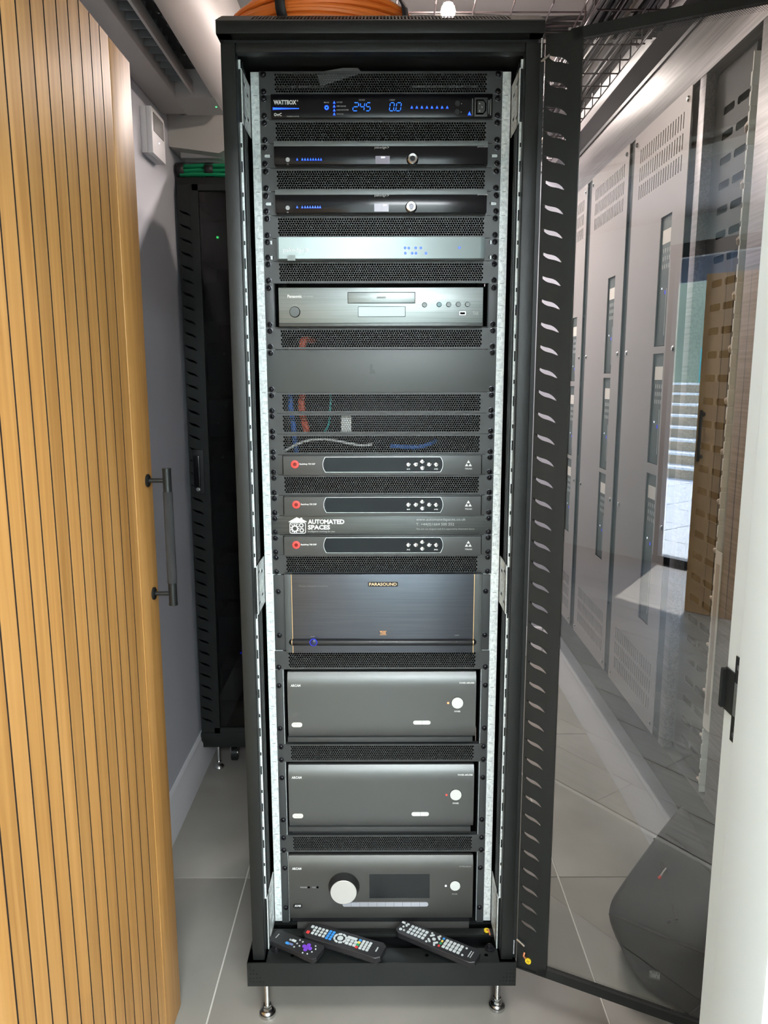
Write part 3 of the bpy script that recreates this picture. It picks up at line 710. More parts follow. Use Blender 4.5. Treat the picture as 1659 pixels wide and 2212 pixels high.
# silver router
Y = -.030
rt, z0, z1 = unit('network_router', 35, 35, 'silver-fronted network router with small blue indicator icons', 'router')
g = slots_plate(-.2413, .2413, z0, z1, [rrect(sx*.224-.003, sx*.224+.003, zz-.004, zz+.004, .002) for sx in (-1, 1) for zz in (z0+.007, z1-.007)], PAN); g.obj('ear_plate', rt)
chassis(rt, z0, z1, .2155)
x0, x1 = -.2105, .2115
g = G(); pr = [(x0, -.026), (x0+.004, -.0300), (x1-.012, -.0300), (x1-.004, -.026), (x1-.001, -.022), (x1-.001, -.003), (x0, -.003)]
g.prism(pr, z1-z0-.0022, SILV, lambda a_, b_, d: (a_, b_, z0+.0008+d)); g.obj('front_panel', rt)
prt(rt, 'pakedge', WHT, (611.5, 657, 535, 547.5), Y, .0)
p = at(663, 540.5, Y); g = G().prism([(p.x-.0035, p.z+.006), (p.x+.0055, p.z+.0002), (p.x-.0030, p.z-.0058), (p.x-.0036, p.z-.0042), (p.x+.0022, p.z), (p.x-.0035, p.z+.0042)], .0003, WHT, front(Y)); g.prism([(p.x-.004, p.z-.0015), (p.x-.001, p.z), (p.x-.004, p.z+.001)], .0003, WHT, front(Y)); g.obj('printed_mark', rt)
a0, a1, b0, b1 = rr(621, 638, 551, 563, Y); G().box(a0, a1, Y-.0003, Y, b0, b1, mat('sticker_grey', (.30, .36, .35), .5)).obj('sticker', rt)
g = G()
for u_, v in ((875, 535.5), (883, 536), (898, 535.5), (909, 535.5), (992.5, 535), (875.5, 547), (890.5, 547), (898.5, 547), (920, 547)):
    disc(g, u_, v, .0026, Y, LBLUE, .0004, 10); disc(g, u_, v, .0013, Y-.0004, LCYAN, .0003, 8)
g.obj('indicator', rt, 'small blue lit icon dots')
screws(rt, ((z0+z1)/2-.0150, (z0+z1)/2+.0150), .2325)

# disc player on its shelf
rt, z0, z1 = unit('disc_player', 33, 32, 'brushed grey disc player with tray, pale display and five round buttons', 'disc player')
g = G().box(-.2413, -.2225, -.003, 0, z0, z1, PAN, .0008).box(.2225, .2413, -.003, 0, z0, z1, PAN, .0008)
g.box(-.2225, -.2205, -.003, .30, z0, z1, BLK2).box(.2205, .2225, -.003, .30, z0, z1, BLK2).box(-.2225, .2225, -.002, .30, z0, z0+.0014, BLK); g.obj('rack_shelf', rt, 'black folded rack shelf')
Y = -.020
x0, x1, b0, b1 = rr(602, 1043.5, 621, 698, Y)
G().box(x0, x1, Y, -.004, b0, b1, BRG, .0008).obj('front_panel', rt)
_, _, c0, _ = rr(602, 1043, 698, 707.5, Y-.003)
G().box(x0, x1, Y-.003, .0, max(c0, z0+.0015), b0-.0004, BRD, .0008).obj('lower_lip', rt)
G().box(x0+.004, x1-.004, -.004, .22, z0+.004, b1-.003, BLK2).obj('chassis', rt)
a0, a1, d0, d1 = rr(751, 897, 631, 655.5, Y)
G().box(a0, a1, Y-.0002, Y, d0, d1, HOLE).obj('tray_gap', rt); G().box(a0+.001, a1-.001, Y-.0014, Y, d0+.001, d1-.001, BRG, .0005).obj('disc_tray', rt)
a0, a1, d0, d1 = rr(773, 876, 662, 684.5, Y)
g = G().prism(rrect(a0, a1, d0, d1, .0015), .0004, HOLE, front(Y)); g.prism(rrect(a0+.0009, a1-.0009, d0+.0009, d1-.0009, .0012), .0012, LCD, front(Y)); g.obj('display', rt, 'pale reflective display window')
g = G(); disc(g, 637, 674, .0112, Y, HOLE, .0004, 28); disc(g, 637, 674, .0098, Y-.0002, BRD, .004, 28); g.obj('power_button', rt)
for i, (u_, v) in enumerate(((917, 658.5), (948.5, 658), (969, 658), (990, 657.5), (1010, 657.5))):
    g = G(); disc(g, u_, v, .0052, Y, HOLE, .0004); disc(g, u_, v, .0042, Y-.0002, mat('button_teal', (.09, .14, .15), .4, .5) if i == 1 else BRD, .002); g.obj('button', rt)
a0, a1, d0, d1 = rr(992.5, 1006, 673, 680.5, Y)
G().box(a0, a1, Y-.0008, Y, d0, d1, ZINC).box(a0+.0012, a1-.0012, Y-.0010, Y-.0007, d0+.0012, d1-.0012, HOLE).obj('usb_port', rt)
prt(rt, 'Panasonic', WHT, (621, 652, 636.5, 643.5), Y, .03); prt(rt, 'DP-UB9000', GRYP, (655, 676, 638.5, 642), Y); prt(rt, 'THX', GRYP, (1021, 1034, 673, 681), Y, .01)
a0, a1, d0, d1 = rr(813.5, 834, 640.5, 644.5, Y-.0014); G().box(a0, a1, Y-.0017, Y-.0014, d0, d1, GRYP).obj('printed_mark', rt)
prt(rt, 'Ultra HD', DKP, (815.5, 832, 641.3, 643.8), Y-.0017)
for u_, t_ in ((637, 'POWER'),): prt(rt, t_, GRYP, (632, 642, 658.5, 660.5), Y)
screws(rt, (zc(622), zc(701)), .2325)

# three slim red-lit amplifiers
def slim_amp(k, lb, v0, ux, flip):
    rt, z0, z1 = unit('slim_amplifier', k, k, lb, 'amplifier', 'slim red-lit amplifiers')
    G().box(-.2413, .2413, -.003, 0, z0, z1, TRI, .0008).obj('ear_plate', rt); chassis(rt, z0, z1)
    Y = -.016; x0, x1, _, _ = rr(611.5+ux*.6, 1040-ux*.2, v0, v0+42, Y)
    G().box(x0, x1, Y, -.003, z0+.0008, z1-.0010, TRI, .0010).obj('front_panel', rt)
    G().box(x0-.0028, x0-.0002, -.0034, -.003, z0+.001, z1-.001, HOLE).box(x1+.0002, x1+.0028, -.0034, -.003, z0+.001, z1-.001, HOLE).obj('shadow_gap', rt)
    p = at(637+ux, v0+21, Y)
    G().lathe((p.x, Y, p.z), (0, -1, 0), [(.0085, 0), (.0085, .0006), (.0060, .0012)], LREDD, 26).lathe((p.x, Y-.0010, p.z), (0, -1, 0), [(.0064, 0), (.0062, .0008), (.0046, .0010)], LRED, 26).lathe((p.x, Y-.0014, p.z), (0, -1, 0), [(.0046, 0), (.0042, .0018)], mat('button_red', (.22, .015, .015), .2), 22).obj('power_button', rt, 'round glowing red power button')
    prt(rt, 'RackAmp 700 DSP', WHT, (647+ux, 681+ux, v0+18.5, v0+23), Y, .03)
    a0, a1, b0, b1 = rr(697+ux*.7, 957, v0+5, v0+38, Y); c = (b0+b1)/2; h = (b1-b0)/2
    def ends(k_): 
        o = []
        for i in range(9):
            t = -1 + i/4.0; o.append((a1 - k_ - .006*t*t*.9, c + t*(h-k_)))
        for i in range(9):
            t = 1 - i/4.0; o.append((a0 + k_ + .006*t*t*.9, c + t*(h-k_)))
        return o
    G().prism(ends(0), .0010, CHR, front(Y)).obj('window_rim', rt, 'thin chrome rim')
    G().prism(ends(.0006), .0014, mat('gloss_window', (.003, .004, .006), .03, spec=.25), front(Y)).obj('display_window', rt, 'gloss black display window')
    for u_, dv in ((882, 21), (898, 21), (912, 14.5), (912, 29), (927, 21), (942, 21)):
        p = at(u_, v0+dv, Y-.0014)
        G().lathe((p.x, p.y, p.z), (0, -1, 0), [(.0050, 0), (.0050, .0006), (.0040, .0016), (.0034, .0012), (.0030, .0022), (.0012, .0028)], CHR, 18).obj('button', rt, 'small chrome button')
    prt(rt, 'BACK', WHT, (879, 886, v0+30, v0+32.5), Y-.0014, .02); prt(rt, 'ENTER', WHT, (938, 946, v0+30, v0+32.5), Y-.0014, .02)
    p = at(1012-ux*.1, v0+18, Y); s_ = .0072
    g = G()
    T3 = lambda cx, cy, q: [(cx-q, cy-q*.86), (cx+q, cy-q*.86), (cx, cy+q*.86)]
    for cx, cy in ((p.x-s_*.52, p.z-s_*.55), (p.x+s_*.52, p.z-s_*.55), (p.x, p.z+s_*.42)): g.prism(T3(cx, cy, s_*.50), .0004, WHT, front(Y))
    g.obj('printed_mark', rt, 'white triangle emblem')
    prt(rt, 'TRIAD', WHT, (1004, 1020, v0+29, v0+32), Y, .01)
    screws(rt, ((z0+z1)/2-.0156, (z0+z1)/2+.0156), .2325)
slim_amp(25, 'slim red-lit amplifier, uppermost of three, directly under the group of three vent panels', 982, 0, 0)
slim_amp(23, 'slim red-lit amplifier just above the brushed panel with the house logo', 1069, 3, 0)
slim_amp(21, 'slim red-lit amplifier just below the brushed panel with the house logo', 1156, 3, 1)

# engraved installer's plate
Y = -.003
rt, z0, z1 = unit('name_plate', 22, 22, 'brushed dark plate with white house-and-gears logo and company name', 'panel')
G().box(-.2413, .2413, Y, 0, z0, z1, BRD, .0008).obj('panel', rt)
def gearp(cx, cy, r_, n, tooth=.24):
    o = []
    for i in range(n):
        for q, rr_ in ((-.30, 1-tooth), (-.16, 1), (.16, 1), (.30, 1-tooth)):
            t = 2*PI*(i+q)/n; o.append((cx + r_*rr_*math.cos(t), cy + r_*rr_*math.sin(t)))
    return o
a0, a1, b0, b1 = rr(623.5, 662.5, 1117, 1152.5, Y); W_ = a1-a0; H_ = b1-b0
L_ = lambda p, q: (a0 + p*W_, b0 + q*H_)
fnp = lambda a_, b_, d: (a_, Y-.0002+d, b_)
g = G()
roof = [L_(0, .72), L_(.46, 1.0), L_(.64, .90), L_(.66, .97), L_(.76, .96), L_(.78, .86), L_(1.0, .74), L_(1.0, .70), L_(.93, .69), L_(.06, .69), L_(0, .70)]
g.prism(roof, .0003, WHT, front(Y))
o_ = rrect(*L_(.05, 0), *L_(.95, .70), .004); o_ = rrect(L_(.05, 0)[0], L_(.95, 0)[0], b0, L_(0, .68)[1], .004)
i_ = rrect(L_(.05, 0)[0]+.0014, L_(.95, 0)[0]-.0014, b0+.0014, L_(0, .68)[1]-.0012, .003)
body = plate(o_, [i_], .0004, WHT, fnp)
def merge(g, h):
    k = len(g.v); g.v += h.v; g.f += [[k+q for q in f_] for f_ in h.f]; g.m += [g.mi(h.mats[i]) for i in h.m]
merge(g, body)
for px_, pz_, rp, n in ((.34, .30, .25, 11), (.70, .50, .145, 9), (.72, .20, .14, 9), (.16, .60, .075, 8), (.32, .61, .065, 8), (.47, .60, .075, 8)):
    cx, cy = L_(px_, pz_); r_ = rp*W_; merge(g, plate(gearp(cx, cy, r_, n), [circ(cx, cy, r_*.48, 14)], .0004, WHT, fnp))
g.obj('house_emblem', rt, 'white house and gears emblem', smooth=False)
prt(rt, 'AUT', WHT, (665, 690.5, 1122, 1132), Y, .04); prt(rt, 'MATED', WHT, (700, 744, 1122, 1132), Y, .04)
p = at(695.5, 1127, Y); plate(gearp(p.x, p.z, .0056, 9), [circ(p.x, p.z, .0030, 14)], .0004, WHT, fnp).obj('lettering', rt, smooth=False)
prt(rt, 'SPACES', WHT, (665, 713, 1134, 1144), Y, .04); prt(rt, 'Intelligence working for you', GRYP, (665, 723, 1146, 1151), Y, .005)
prt(rt, 'www.automatedspaces.co.uk', GRYP, (899, 1006, 1119, 1126.5), Y, .003)
prt(rt, 'T. +44(0)1664 500 552', GRYP, (899, 981, 1129.5, 1137), Y, .003)
prt(rt, 'This rack was designed, built & is supported by Automated Spaces', GRYP, (899, 1025, 1141, 1145), Y)
screws(rt, ((z0+z1)/2-.0150, (z0+z1)/2+.0150), .2325)

# gold-lined power amplifier
rt, z0, z1 = unit('gold_lined_amplifier', 19, 16, 'large blue-grey brushed amplifier with two gold lines and a black bar', 'amplifier')
for sx in (-1, 1): G().box(sx*.2400, sx*.205, -.004, 0, z0+.001, z1-.001, PAN, .002).obj('ear_plate', rt)
chassis(rt, z0, z1, .21)
Y = -.022
x0, x1, b0, b1 = rr(615, 1041, 1240.5, 1410, Y); b0 = max(b0, z0+.002)
e0, e1, _, _ = rr(630.5, 1024, 1240, 1405, Y)
G().box(x0, e0, Y, -.004, b0, b1, PANL, .003).obj('side_cheek', rt); G().box(e1, x1, Y, -.004, b0, b1, PANL, .003).obj('side_cheek', rt)
G().box(e0+.0012, e1-.0012, Y-.001, -.004, b0, b1, PARA, .0005).obj('front_panel', rt)
G().box(e0, e0+.0014, Y-.0016, Y+.002, b0, b1, GOLD).obj('gold_line', rt, 'thin gold vertical line'); G().box(e1-.0014, e1, Y-.0016, Y+.002, b0, b1, GOLD).obj('gold_line', rt, 'thin gold vertical line')
pa = at(631, 1388, Y-.004); pb = at(1022, 1388, Y-.004)
G().tube([(pa.x-.007, Y-.001, pa.z), (pa.x-.004, Y-.001, pa.z), (pa.x, Y-.001, pa.z), (pb.x, Y-.001, pb.z), (pb.x+.004, Y-.001, pb.z), (pb.x+.007, Y-.001, pb.z)], [.003, .0062, .0078, .0078, .0062, .003], mat('bar_black', (.012, .013, .015), .38), 20).obj('front_bar', rt, 'round gloss black bar')
g = G()
for p in (pa, pb): g.cyl((p.x-.0007, Y-.001, p.z), (p.x+.0007, Y-.001, p.z), .0081, GOLD, 20)
g.obj('gold_ring', rt)
p = at(677, 1388, Y-.009)
g = G().lathe((p.x, p.y+.001, p.z), (0, -1, 0), [(.0088, 0), (.0086, .0008), (.0070, .0010)], mat('ring_blue', (.01, .02, .3), .3, emit=(.02, .03, 1), es=.35), 24); g.lathe((p.x, p.y, p.z), (0, -1, 0), [(.0070, 0), (.0064, .0016), (.004, .0026)], mat('button_navy', (.02, .025, .07), .2), 20); g.obj('power_button', rt, 'round button with blue ring')
a0, a1, c0, c1 = rr(795, 859.5, 1257, 1267, Y-.001)
G().prism(rrect(a0, a1, c0, c1, .0015), .0008, BLK2, front(Y-.001)).obj('badge', rt)
prt(rt, 'PARASOUND', GOLDP, (797.5, 857, 1258.8, 1265.2), Y-.0018, .015)
prt(rt, 'Three Channel Amplifier', DIMP, (645, 709, 1264, 1269), Y-.001)
prt(rt, 'THX', ORP, (821, 834, 1364, 1370.5), Y-.001, .02)
g = G(); a0, a1, c0, c1 = rr(820, 835, 1363, 1371.5, Y-.001); g.box(a0, a1, Y-.0013, Y-.001, c1-.0006, c1, ORP).box(a0, a1, Y-.0013, Y-.001, c0, c0+.0006, ORP); g.obj('printed_mark', rt)
prt(rt, 'POWER', GRYP, (671, 680, 1374.5, 1376), Y-.001); prt(rt, 'CURRENT', GRYP, (982, 992, 1371.5, 1373), Y-.001)
g = G()
for u_ in (799, 828, 857, 986): disc(g, u_, 1386, .0005, Y-.0086, GRYP, .0004, 6)
g.obj('indicator', rt)
screws(rt, (zc(1277), zc(1371.5)), .2295, -.004)

# grey home-cinema amplifiers
def curved(x0, x1, y, z0, z1, m, depth=.014):
    """face whose top and bottom roll gently backwards"""
    pr = []; N = 16
    for i in range(N+1):
        t = i/N; z = z0 + (z1-z0)*t; e = max(0, (t-.80)/.20); b = max(0, (.16-t)/.16)
        pr.append((y + depth*.75*e*e + depth*.4*b*b, z))
    pr += [(-.003, z1), (-.003, z0)]
    return G().prism(pr, x1-x0, m, lambda a_, b_, d: (x0+d, a_, b_))
def ears(rt, z0, z1, uL, uR, vv):
    for sx in (-1, 1):
        g = G().box(sx*.2413, sx*.2245, -.003, 0, z0, z1, PAN, .0008).box(sx*.2265, sx*.2245, 0, .3, z0, z1, BLK2); g.obj('ear_plate', rt)
def pill(rt, box, m, y, split=0, name='badge', label=None):
    a0, a1, b0, b1 = rr(*box, y); n = max(1, split)
    for i in range(n):
        c0 = a0 + (a1-a0)*i/n + (.0003 if i else 0); c1 = a0 + (a1-a0)*(i+1)/n - (.0003 if i < n-1 else 0); r_ = (b1-b0)/2
        poly = []
        if i == n-1: poly += [(c1-r_ + r_*math.cos(t), (b0+b1)/2 + r_*math.sin(t)) for t in [(-90+180*k/8)*PI/180 for k in range(9)]]
        else: poly += [(c1, b0), (c1, b1)]
        if i == 0: poly += [(c0+r_ - r_*math.cos(t), (b0+b1)/2 - r_*math.sin(t)) for t in [(-90+180*k/8)*PI/180 for k in range(9)]]
        else: poly += [(c0, b1), (c0, b0)]
        G().prism(poly, .0016, m, front(y)).obj(name, rt, label)
def grey_amp(kt, kb, lb, u0, u1, v0, v1, vs_, ptx, led, vn):
    rt, z0, z1 = unit('power_amplifier', kt, kb, lb, 'amplifier', 'plain grey power amplifiers')
    ears(rt, z0, z1, 0, 0, 0); Y = -.020
    x0, x1, b0, b1 = rr(u0, u1, v0, v1, Y); b1 = min(b1, z1-.002)
    curved(x0, x1, Y, b0, b1, ARC).obj('front_panel', rt)
    _, _, c0, _ = rr(u0, u1, v1, vs_, Y); c0 = max(c0, z0+.002)
    G().box(x0-.002, x1-.006, -.0195, -.003, c0, b0-.0012, PAN, .001).obj('lower_lip', rt)
    G().box(x0+.004, x1-.004, -.003, .36, z0+.004, z1-.004, BLK2).obj('chassis', rt)
    dx = u0-621; dv = vn
    prt(rt, 'ARCAM', WHT, (627.5+dx, 648.5+dx*1.2, dv, dv+5.2), Y, .02)
    prt(rt, 'POWER AMPLIFIER', WHT, (ptx, ptx+32.5, dv-5, dv-1.3), Y, .02)
    pu, pv = led
    g = G(); p = at(pu-20, pv+.5, Y); disc(g, pu-20, pv+.5, .0022, Y, LORG if kt == 14 else LRED, .0006, 10); g.obj('indicator', rt, 'small orange light' if kt == 14 else 'small red light')
    g = G(); disc(g, pu, pv, .0141, Y, HOLE, .0003, 32); g.obj('button_gap', rt)
    p = at(pu, pv, Y); G().lathe((p.x, Y, p.z), (0, -1, 0), [(.0131, 0), (.0131, .0022), (.0124, .0028)], WBTN, 36).obj('power_button', rt, 'round pale power button')
    prt(rt, 'POWER', WHT, (pu-6.5, pu+6.5, pv+17, pv+20.3), Y, .02)
    for t_, b_ in ((pv+43.5, 0),): pass
    pill(rt, (629.5+dx, 652.5+dx, pv+42.5-(1.5 if kt == 9 else 0), pv+52.2-(2 if kt == 9 else 0)), mat('pill_cream', (.80, .78, .68), .5), Y)
    prt(rt, 'PA240', GRYP, (633+dx, 649+dx, pv+45, pv+49), Y-.0016)
    pill(rt, (ptx-100, ptx-62.5, pv+38.5-(1 if kt == 9 else 0), pv+46.5-(1 if kt == 9 else 0)), WBTN, Y, 2, 'button')
    return rt, z0, z1
rt, _, _ = grey_amp(14, 11, 'plain grey power amplifier with orange light, directly below a vent panel, upper of two', 621.5, 1028, 1448.5, 1592, 1603, 992.5, (988, 1518), 1478.3)
screws(rt, (zc(1480.5), zc(1573)), .2335)
rt, _, _ = grey_amp(9, 6, 'plain grey power amplifier with red light, above the big-knob processor, lower of two', 623.5, 1023.5, 1647.5, 1786, 1796.5, 989, (984.5, 1716.5), 1677)
screws(rt, (zc(1679.5), zc(1770.5)), .2325)
rt, z0, z1 = unit('surround_processor', 4, 1, 'dark grey surround processor with large silver knob and black display', 'processor')
ears(rt, z0, z1, 0, 0, 0); Y = -.020
x0, x1, b0, b1 = rr(624, 1021.5, 1844, 1986, Y); b1 = min(b1, z1-.002)
curved(x0, x1, Y, b0, b1, mat('satin_dark', (.088, .088, .082), .38, .5)).obj('front_panel', rt); G().box(x0+.004, x1-.004, -.003, .38, z0+.004, z1-.004, BLK2).obj('chassis', rt)
prt(rt, 'ARCAM', WHT, (631, 651, 1874, 1879), Y, .02); prt(rt, 'AV PROCESSOR', GRYP, (992, 1018, 1870.5, 1873), Y)
p = at(743, 1915, Y)
G().lathe((p.x, Y, p.z), (0, -1, 0), [(.0368, 0), (.0366, .002), (.0318, .018), (.0314, .0205)], mat('knob_side', (.035, .036, .036), .35, .4), 44).obj('knob_ring', rt)
p = at(742.5, 1925, Y-.024)
p = at(743, 1915, Y); G().lathe((p.x, Y-.0200, p.z), (0, -1, 0), [(.0306, 0), (.0306, .0012), (.0298, .0020)], mat('knob_silver', (.60, .60, .57), .35, .35), 48).obj('volume_knob', rt, 'large silver volume knob')
a0, a1, c0, c1 = rr(798, 928, 1888, 1939.5, Y)
G().box(a0-.0012, a1+.0012, Y-.0004, Y, c0-.0012, c1+.0014, BRD).box(a0, a1, Y-.0008, Y, c0, c1, mat('display_black', (.010, .012, .013), .25)).obj('display', rt, 'blank black display')
pill(rt, (740, 925, 1949, 1957.5), mat('key_silver', (.58, .60, .66), .3, .5), Y, 10, 'button')
pill(rt, (633, 653, 1952.5, 1961), BLK2, Y); prt(rt, 'AV40', WHT, (636.5, 650, 1954.5, 1959), Y-.0016, .02)
g = G(); disc(g, 963, 1913.5, .0022, Y, LWHT, .0006, 10); g.obj('indicator', rt, 'small white-blue light')
g = G(); disc(g, 983, 1913, .0130, Y, HOLE, .0003, 32); g.obj('button_gap', rt)
p = at(983, 1913, Y); G().lathe((p.x, Y, p.z), (0, -1, 0), [(.0120, 0), (.0120, .0022), (.0113, .0028)], WBTN, 36).obj('power_button', rt, 'round pale power button')
prt(rt, 'POWER', GRYP, (976.5, 988, 1930, 1932.5), Y)
for u_, t_, ua in ((667, 'PHONES', 649), (686, 'MIC', 674.5)):
    g = G(); disc(g, u_, 1916.7, .0028, Y, HOLE, .0004, 14); g.obj('jack', rt); prt(rt, t_, GRYP, (ua, u_-4, 1915.5, 1918.2), Y)
screws(rt, (zc(1874.5), zc(1960)), .2315)

# cables and loose bits inside the rack, seen through the perforations
def cable(name, pts, r_, m, label, cat='cable', group=None):
    P = [Vector(p) for p in pts]; out = []
    for i in range(len(P)-1):
        p0 = P[max(i-1, 0)]; p1 = P[i]; p2 = P[i+1]; p3 = P[min(i+2, len(P)-1)]
        for k in range(6):
            t = k/6; out.append(.5*((2*p1) + (p2-p0)*t + (2*p0-5*p1+4*p2-p3)*t*t + (3*p1-p0-3*p2+p3)*t**3))
    out.append(P[-1]); o = G().tube(out, r_, m, 8).obj(name); return tag(o, label, cat, group)
Zk = lambda k: (ZT[k]+ZT[k-1])/2
cable('network_cable', [(-.19, .06, Zk(26)-.03), (-.195, .05, Zk(27)), (-.20, .055, Zk(28)), (-.195, .06, Zk(30))], .006, BLUC, 'blue cable behind the left end of the three stacked vent panels')
cable('network_cable', [(-.165, .05, Zk(27)-.02), (-.175, .045, Zk(28)-.01), (-.170, .05, Zk(29)), (-.17, .05, Zk(31)-.005), (-.15, .08, Zk(31)+.0)], .008, REDC, 'red cable beside the blue one behind the vent panels')
cable('network_cable', [(-.125, .05, Zk(27)-.02), (-.115, .04, Zk(27)), (-.11, .04, Zk(28)+.02), (-.11, .05, Zk(30))], .0025, TEAC, 'thin teal cable behind the vent panels right of the red cable')
cable('network_cable', [(-.215, .02, Zk(26)-.018), (-.17, .02, Zk(26)+.004), (-.12, .02, Zk(26)+.009), (-.07, .02, Zk(26)), (-.045, .02, Zk(26)-.004), (-.02, .02, Zk(26)-.002)], .003, mat('grey_cable', (.55, .56, .55), .5), 'pale grey cable arching behind the lowest of the three stacked vent panels')
cable('network_cable', [(.02, .05, Zk(26)-.008), (.08, .04, Zk(26)-.010), (.12, .06, Zk(26)+.002)], .005, BLUC, 'short blue cable behind the middle of the lowest of three stacked vent panels')
a0, a1, b0, b1 = rr(737, 759, 897, 938, .02)
tag(G().box(a0, a1, .018, .024, b0, b1, WHT, .001).obj('socket_plate'), 'small white plate showing through the middle of three stacked vent panels', 'plate')
a0, a1, b0, b1 = rr(688, 770, 146, 186, .0)
p = [at(683, 157, .012), at(740, 147, .006), at(773, 147, .006), at(783, 158, .006), at(693, 186, .004)]
g = G(); g.add([tuple(q) for q in p] + [(q.x, q.y-.0006, q.z) for q in p], [(0, 1, 2, 3, 4), (9, 8, 7, 6, 5)] + [(i, (i+1) % 5, 5+(i+1) % 5, 5+i) for i in range(5)], mat('pale_film', (.35, .37, .37), .3, alpha=.55))
tag(g.obj('plastic_film'), 'crumpled corner of clear film poking up behind the top vent panel', 'film')

# ------------------------------------------------------------------ remote controls on the rack base
KM = {}
def keymesh(w_, h_, m, rnd=.0012):
    k = (round(w_, 4), round(h_, 4), m.name, rnd)
    if k not in KM: KM[k] = G().prism(rrect(-w_/2, w_/2, -h_/2, h_/2, min(rnd, w_*.49, h_*.49), 3), .0016, m, lambda a_, b_, d: (a_, b_, d)).mesh('key')
    return KM[k]
def remote(name, tip, tail, width, thick, label, body, keys, prof=None, L0=None):
    """tip -> tail: far and near ends of the top face; keys in (along 0..L, across -1..1)"""
    tip = Vector(tip); tail = Vector(tail); X = (tail-tip).normalized(); L = (tail-tip).length
    Zl = (Vector((0, 0, 1)) - X*X.z).normalized(); Yl = Zl.cross(X)
    M = Matrix((X, Yl, Zl)).transposed().to_4x4(); M.translation = tip
    rt = empty(name, tip, label, 'remote'); rt.rotation_euler = M.to_euler()
    g = G(); N = 20; prof = prof or (lambda t: 1)
    ring = []
    for i in range(N+1):
        t = i/N; e = min(1, (min(t, 1-t)/.055)) ; ww = width/2*prof(t)*(1-(1-e)**2*.35); th_ = thick*(1-(1-e)**2*.35)*(1 + .35*math.sin(PI*t)*0)
        for a_, b_ in ((-1, 0), (-.94, .0), (-.0, .0), (.94, 0), (1, -.18), (1, -.6), (.7, -1), (-.7, -1), (-1, -.6), (-1, -.18)):
            ring.append((t*L, a_*ww, b_*th_ - (.0012 if abs(a_) == 1 and b_ == 0 else 0)))
    fs = [(i*10+k, i*10+(k+1) % 10, (i+1)*10+(k+1) % 10, (i+1)*10+k) for i in range(N) for k in range(10)] + [list(range(10)), list(range(N*10, N*10+10))]
    g.add(ring, fs, body)
    me = g.mesh('body'); o = bpy.data.objects.new('body', me); COL.objects.link(o); o.parent = rt
    S_ = L/(L0 or L)
    for k in keys:
        a_, b_, w_, h_, m = k[:5]; a_ *= S_; b_ *= min(1, S_*1.02); w_ *= S_; h_ *= min(1, S_*1.02); o = bpy.data.objects.new(k[5] if len(k) > 5 else 'key', keymesh(w_, h_, m, k[6] if len(k) > 6 else .0012)); COL.objects.link(o); o.parent = rt
        o.location = (a_, b_, -.0004)
        if len(k) > 7: o.rotation_euler = (0, 0, k[7])
    return rt, M, L
ks = []
for r_ in range(4):
    for c_ in range(3):
        ks.append((.028 + r_*.0125 - (0), .013 - c_*.0125, .0085, .0088, KEY))
ks.append((.016, .0125, .009, .010, KEY)); ks.append((.013, -.0135, .010, .011, KRED))
for r_ in range(2):
    for c_ in range(4): ks.append((.078 + r_*.0115, .0150 - c_*.0100, .0085, .0075, KBLU))
for i in range(8):
    t = 2*PI*(i+.5)/8; ks.append((.118 + .0185*math.cos(t), .0185*math.sin(t)*.92, .0060, .0118, KEY, 'key', .001, t))
ks.append((.118, 0, .0185, .0185, KEY, 'key', .009))
ks.append((.153, .0135, .032, .0095, KEY))
for r_ in range(3):
    for c_ in range(2): ks.append((.145 + r_*.0125, .0015 - c_*.0125, .010, .0095, KEY))
for c_, m in enumerate((KBLU, KYEL, KGRN, KRED)): ks.append((.1795, .0145 - c_*.0098, .0090, .0082, m))
for r_ in range(3):
    for c_ in range(4): ks.append((.1915 + r_*.0115, .0145 - c_*.0098, .0085, .0080, KEY))
t0 = at(652, 2001, -.018); t1 = at(822, 2056, -.112)
def zfix(p, z): d = (p-CAM); return CAM + d*((z-CAM.z)/d.z)
rt, M, L = remote('remote_control', zfix(Vector(at(662, 2005, -.02)), .196), zfix(Vector(at(828, 2055, -.1)), .196), .050, .022, 'long black remote with pale, blue and coloured keys, leftmost of the two long ones', REMB, ks, lambda t: 1 if t < .85 else 1 + (t-.85)*.6, L0=.262)
o = bpy.data.objects.new('lettering', G().box(-.0015, .0015, -.007, .007, 0, .0004, KEY).mesh('lettering')); COL.objects.link(o); o.parent = rt; o.location = (.92*L, 0, 0)
ks = []
for a_, b_, w_ in ((.012, -.012, .0085), (.014, .000, .006), (.020, .007, .006), (.022, -.011, .006)): ks.append((a_, b_, w_, w_, KEY, 'key', .004))
ks += [(.010, .014, .016, .006, KEY), (.020, .0135, .0, .0, KEY)][:1]
ks.append((.0185, .0145, .013, .0055, KEY))
for r_ in range(5):
    for c_ in range(3): ks.append((.036 + r_*.0110, .0125 - c_*.0120, .0078, .0085, KEY))
for i in range(4):
    t = 2*PI*(i+.5)/4; ks.append((.108 + .0138*math.cos(t), .0138*math.sin(t), .0055, .0135, KEY, 'key', .0015, t))
ks.append((.108, 0, .0105, .0095, KEY, 'key', .0045))
for a_, b_ in ((.094, .017), (.094, -.0175), (.118, .0175), (.118, -.0185)): ks.append((a_, b_, .006, .006, KEY, 'key', .003))
for c_, m in enumerate((KBLU, KYEL, KGRN, KRED)): ks.append((.1305, .0145 - c_*.0098, .0055, .0068, m))
for r_ in range(5):
    for c_ in range(3): ks.append((.142 + r_*.0108, .0125 - c_*.0120, .0080, .0085 if c_ != 1 else .0105, KEY))
for b_ in (.0135, -.0135): ks.append((.198, b_, .006, .006, KEY, 'key', .003))
